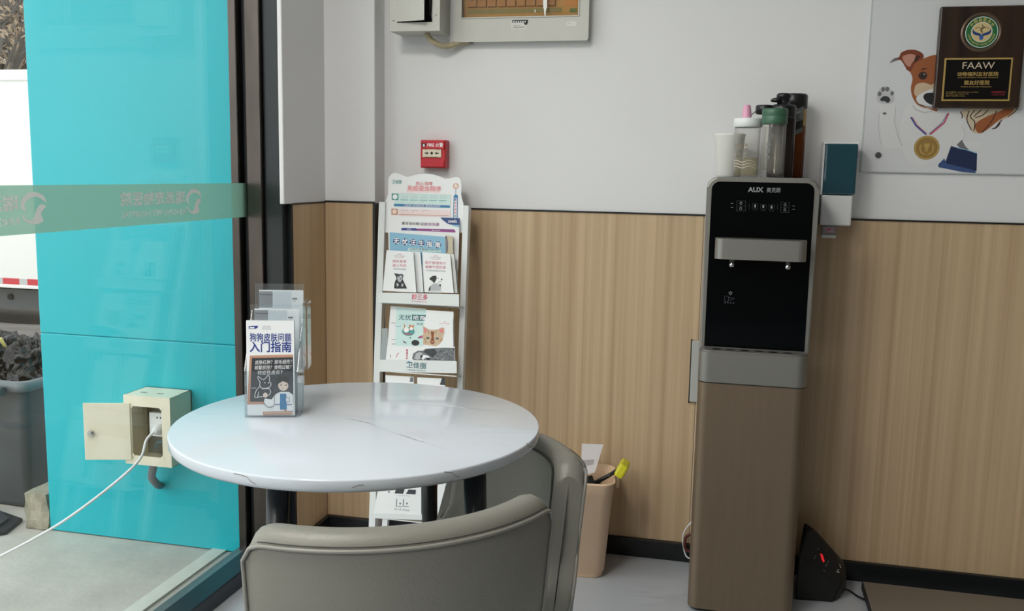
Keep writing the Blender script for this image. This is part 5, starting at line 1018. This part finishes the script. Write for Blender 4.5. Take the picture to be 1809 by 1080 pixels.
b = MB(M_bl); b.tube([tuple(at(1046, 856, 1, 2.80)), tuple(at(1075, 841, 1, 2.795)), tuple(at(1097, 827, 1, 2.79))], [.007, .0065, .006], None, 10); b.tube([tuple(at(1052, 853, 1, 2.775)), tuple(at(1088, 834, 1, 2.77))], [.004, .004], None, 8); b.build('handle', t)
b = MB(mat('yellow_plastic', '#d6cf2a', .4)); p = at(1099, 827, 1, 2.79); mt = Matrix.Translation(p) @ Matrix.Rotation(math.radians(28), 4, 'Y'); b.box((-.013, -.035, -.024), (.016, .035, .021), bev=.007, mtx=mt); b.build('head', t)

# ------------------------------------------------------------------ pet scale: indicator, platform and cables
t = thing('scale_indicator', 'black weighing scale display unit with red digits on the floor beside the dispenser', 'display unit', (.30, 2.82, 0))
pts = [at(1404, 1060, 2, 0), at(1472, 1065, 2, 0), at(1484, 1056, 2, .002), at(1411, 982, 1, 2.775), at(1478, 1040, 1, 2.775), at(1489, 1030, 1, 2.785), at(1424, 938, 1, 2.835), at(1437, 934, 1, 2.84), at(1448, 945, 1, 2.84), at(1474, 975, 1, 2.835), at(1494, 1002, 1, 2.835), at(1496, 1012, 1, 2.83), Vector((.245, 2.90, 0)), Vector((.385, 2.90, 0)), Vector((.25, 2.90, .19)), Vector((.37, 2.90, .08))]
bm = bmesh.new(); vs = [bm.verts.new(p) for p in pts]; bmesh.ops.convex_hull(bm, input=vs)
for v in [v for v in bm.verts if not v.link_faces]: bm.verts.remove(v)
bmesh.ops.dissolve_limit(bm, angle_limit=.12, verts=bm.verts[:], edges=bm.edges[:]); bmesh.ops.bevel(bm, geom=bm.edges[:], offset=.004, segments=2, profile=.5, affect='EDGES')
b = MB(mat('black_housing', '#0c0d0e', .5)); b.addbm(bm, None, False); hb_ = b
A_, B_, C_ = at(1411, 982, 1, 2.775), at(1478, 1040, 1, 2.775), at(1437, 934, 1, 2.84); u = (B_-A_).normalized(); DFc = Frame(A_, u, (C_-A_))
b = MB(mat('red_digits', '#d8232a', .4, emit=.5)); D = .006
c = DFc.px(1452, 986); 
b.flat(DFc.pts((1447, 979), (1451, 980), (1455, 992), (1453, 995), (1450, 990)), DFc, D, None); b.build('red_digits', t, raw=True)
b = hb_
for x, y in ((1444, 971), (1439, 983), (1437, 987), (1461, 993), (1459, 998), (1457, 1001), (1454, 1009)): b.disc(DFc, *DFc.px(x, y), .0014, D, P_lgrey, 8)
for x, y in ((1482, 999), (1483, 1003), (1479, 1008), (1480, 1012), (1477, 1011)): b.disc(DFc, *DFc.px(x, y), .0022, D, P_lgrey, 8)
b.build('housing', t, raw=True)
b = MB(mat('scale_top', '#7d746b', .45, .2)); b.box((.428, 2.28, .028), (1.05, 2.872, .032), bev=.001); 
t2 = thing('scale_platform', 'low brown platform of a floor weighing scale in the bottom right corner', 'scale', (.72, 2.6, 0)); b.build('top_plate', t2)
b = MB(mat('scale_frame_black', '#1a1a1d', .5)); b.box((.425, 2.277, .006), (1.053, 2.875, .028), bev=.002)
for x in (.45, 1.03):
    for y in (2.3, 2.85): b.lathe([(.018, 0), (.018, .007)], (x, y, 0), None, 14)
b.build('frame', t2)
b = MB(M_black); b.tube(smoothc([(.375, 2.86, .006), (.39, 2.855, .005), (.41, 2.82, .005), (.43, 2.79, .010)], 6), .0028, None, 8); o = b.build('scale_cable', origin=(.4, 2.84, 0)); o['label'] = 'short black cable running from the display unit to the scale platform'; o['category'] = 'cable'
t = thing('dispenser_cable', 'white and red power cables looping out at the left foot of the dispenser', 'cable', (-.09, 2.93, .06))
b = MB(M_white); b.tube(smoothc([(-.07, 2.93, .165), tuple(at(1216, 929, 1, 2.925)), tuple(at(1207, 945, 1, 2.925)), tuple(at(1207, 962, 1, 2.925)), tuple(at(1214, 985, 1, 2.925)), (-.06, 2.92, .03)], 6), .0026, None, 8); b.build('white_cord', t)
b = MB(mat('red_wire', '#5e2a24', .5)); b.tube(smoothc([(-.06, 2.925, .11), tuple(at(1213, 948, 1, 2.92)), tuple(at(1212, 972, 1, 2.92)), (-.06, 2.92, .05)], 6), .005, None, 8); b.build('red_cord', t)
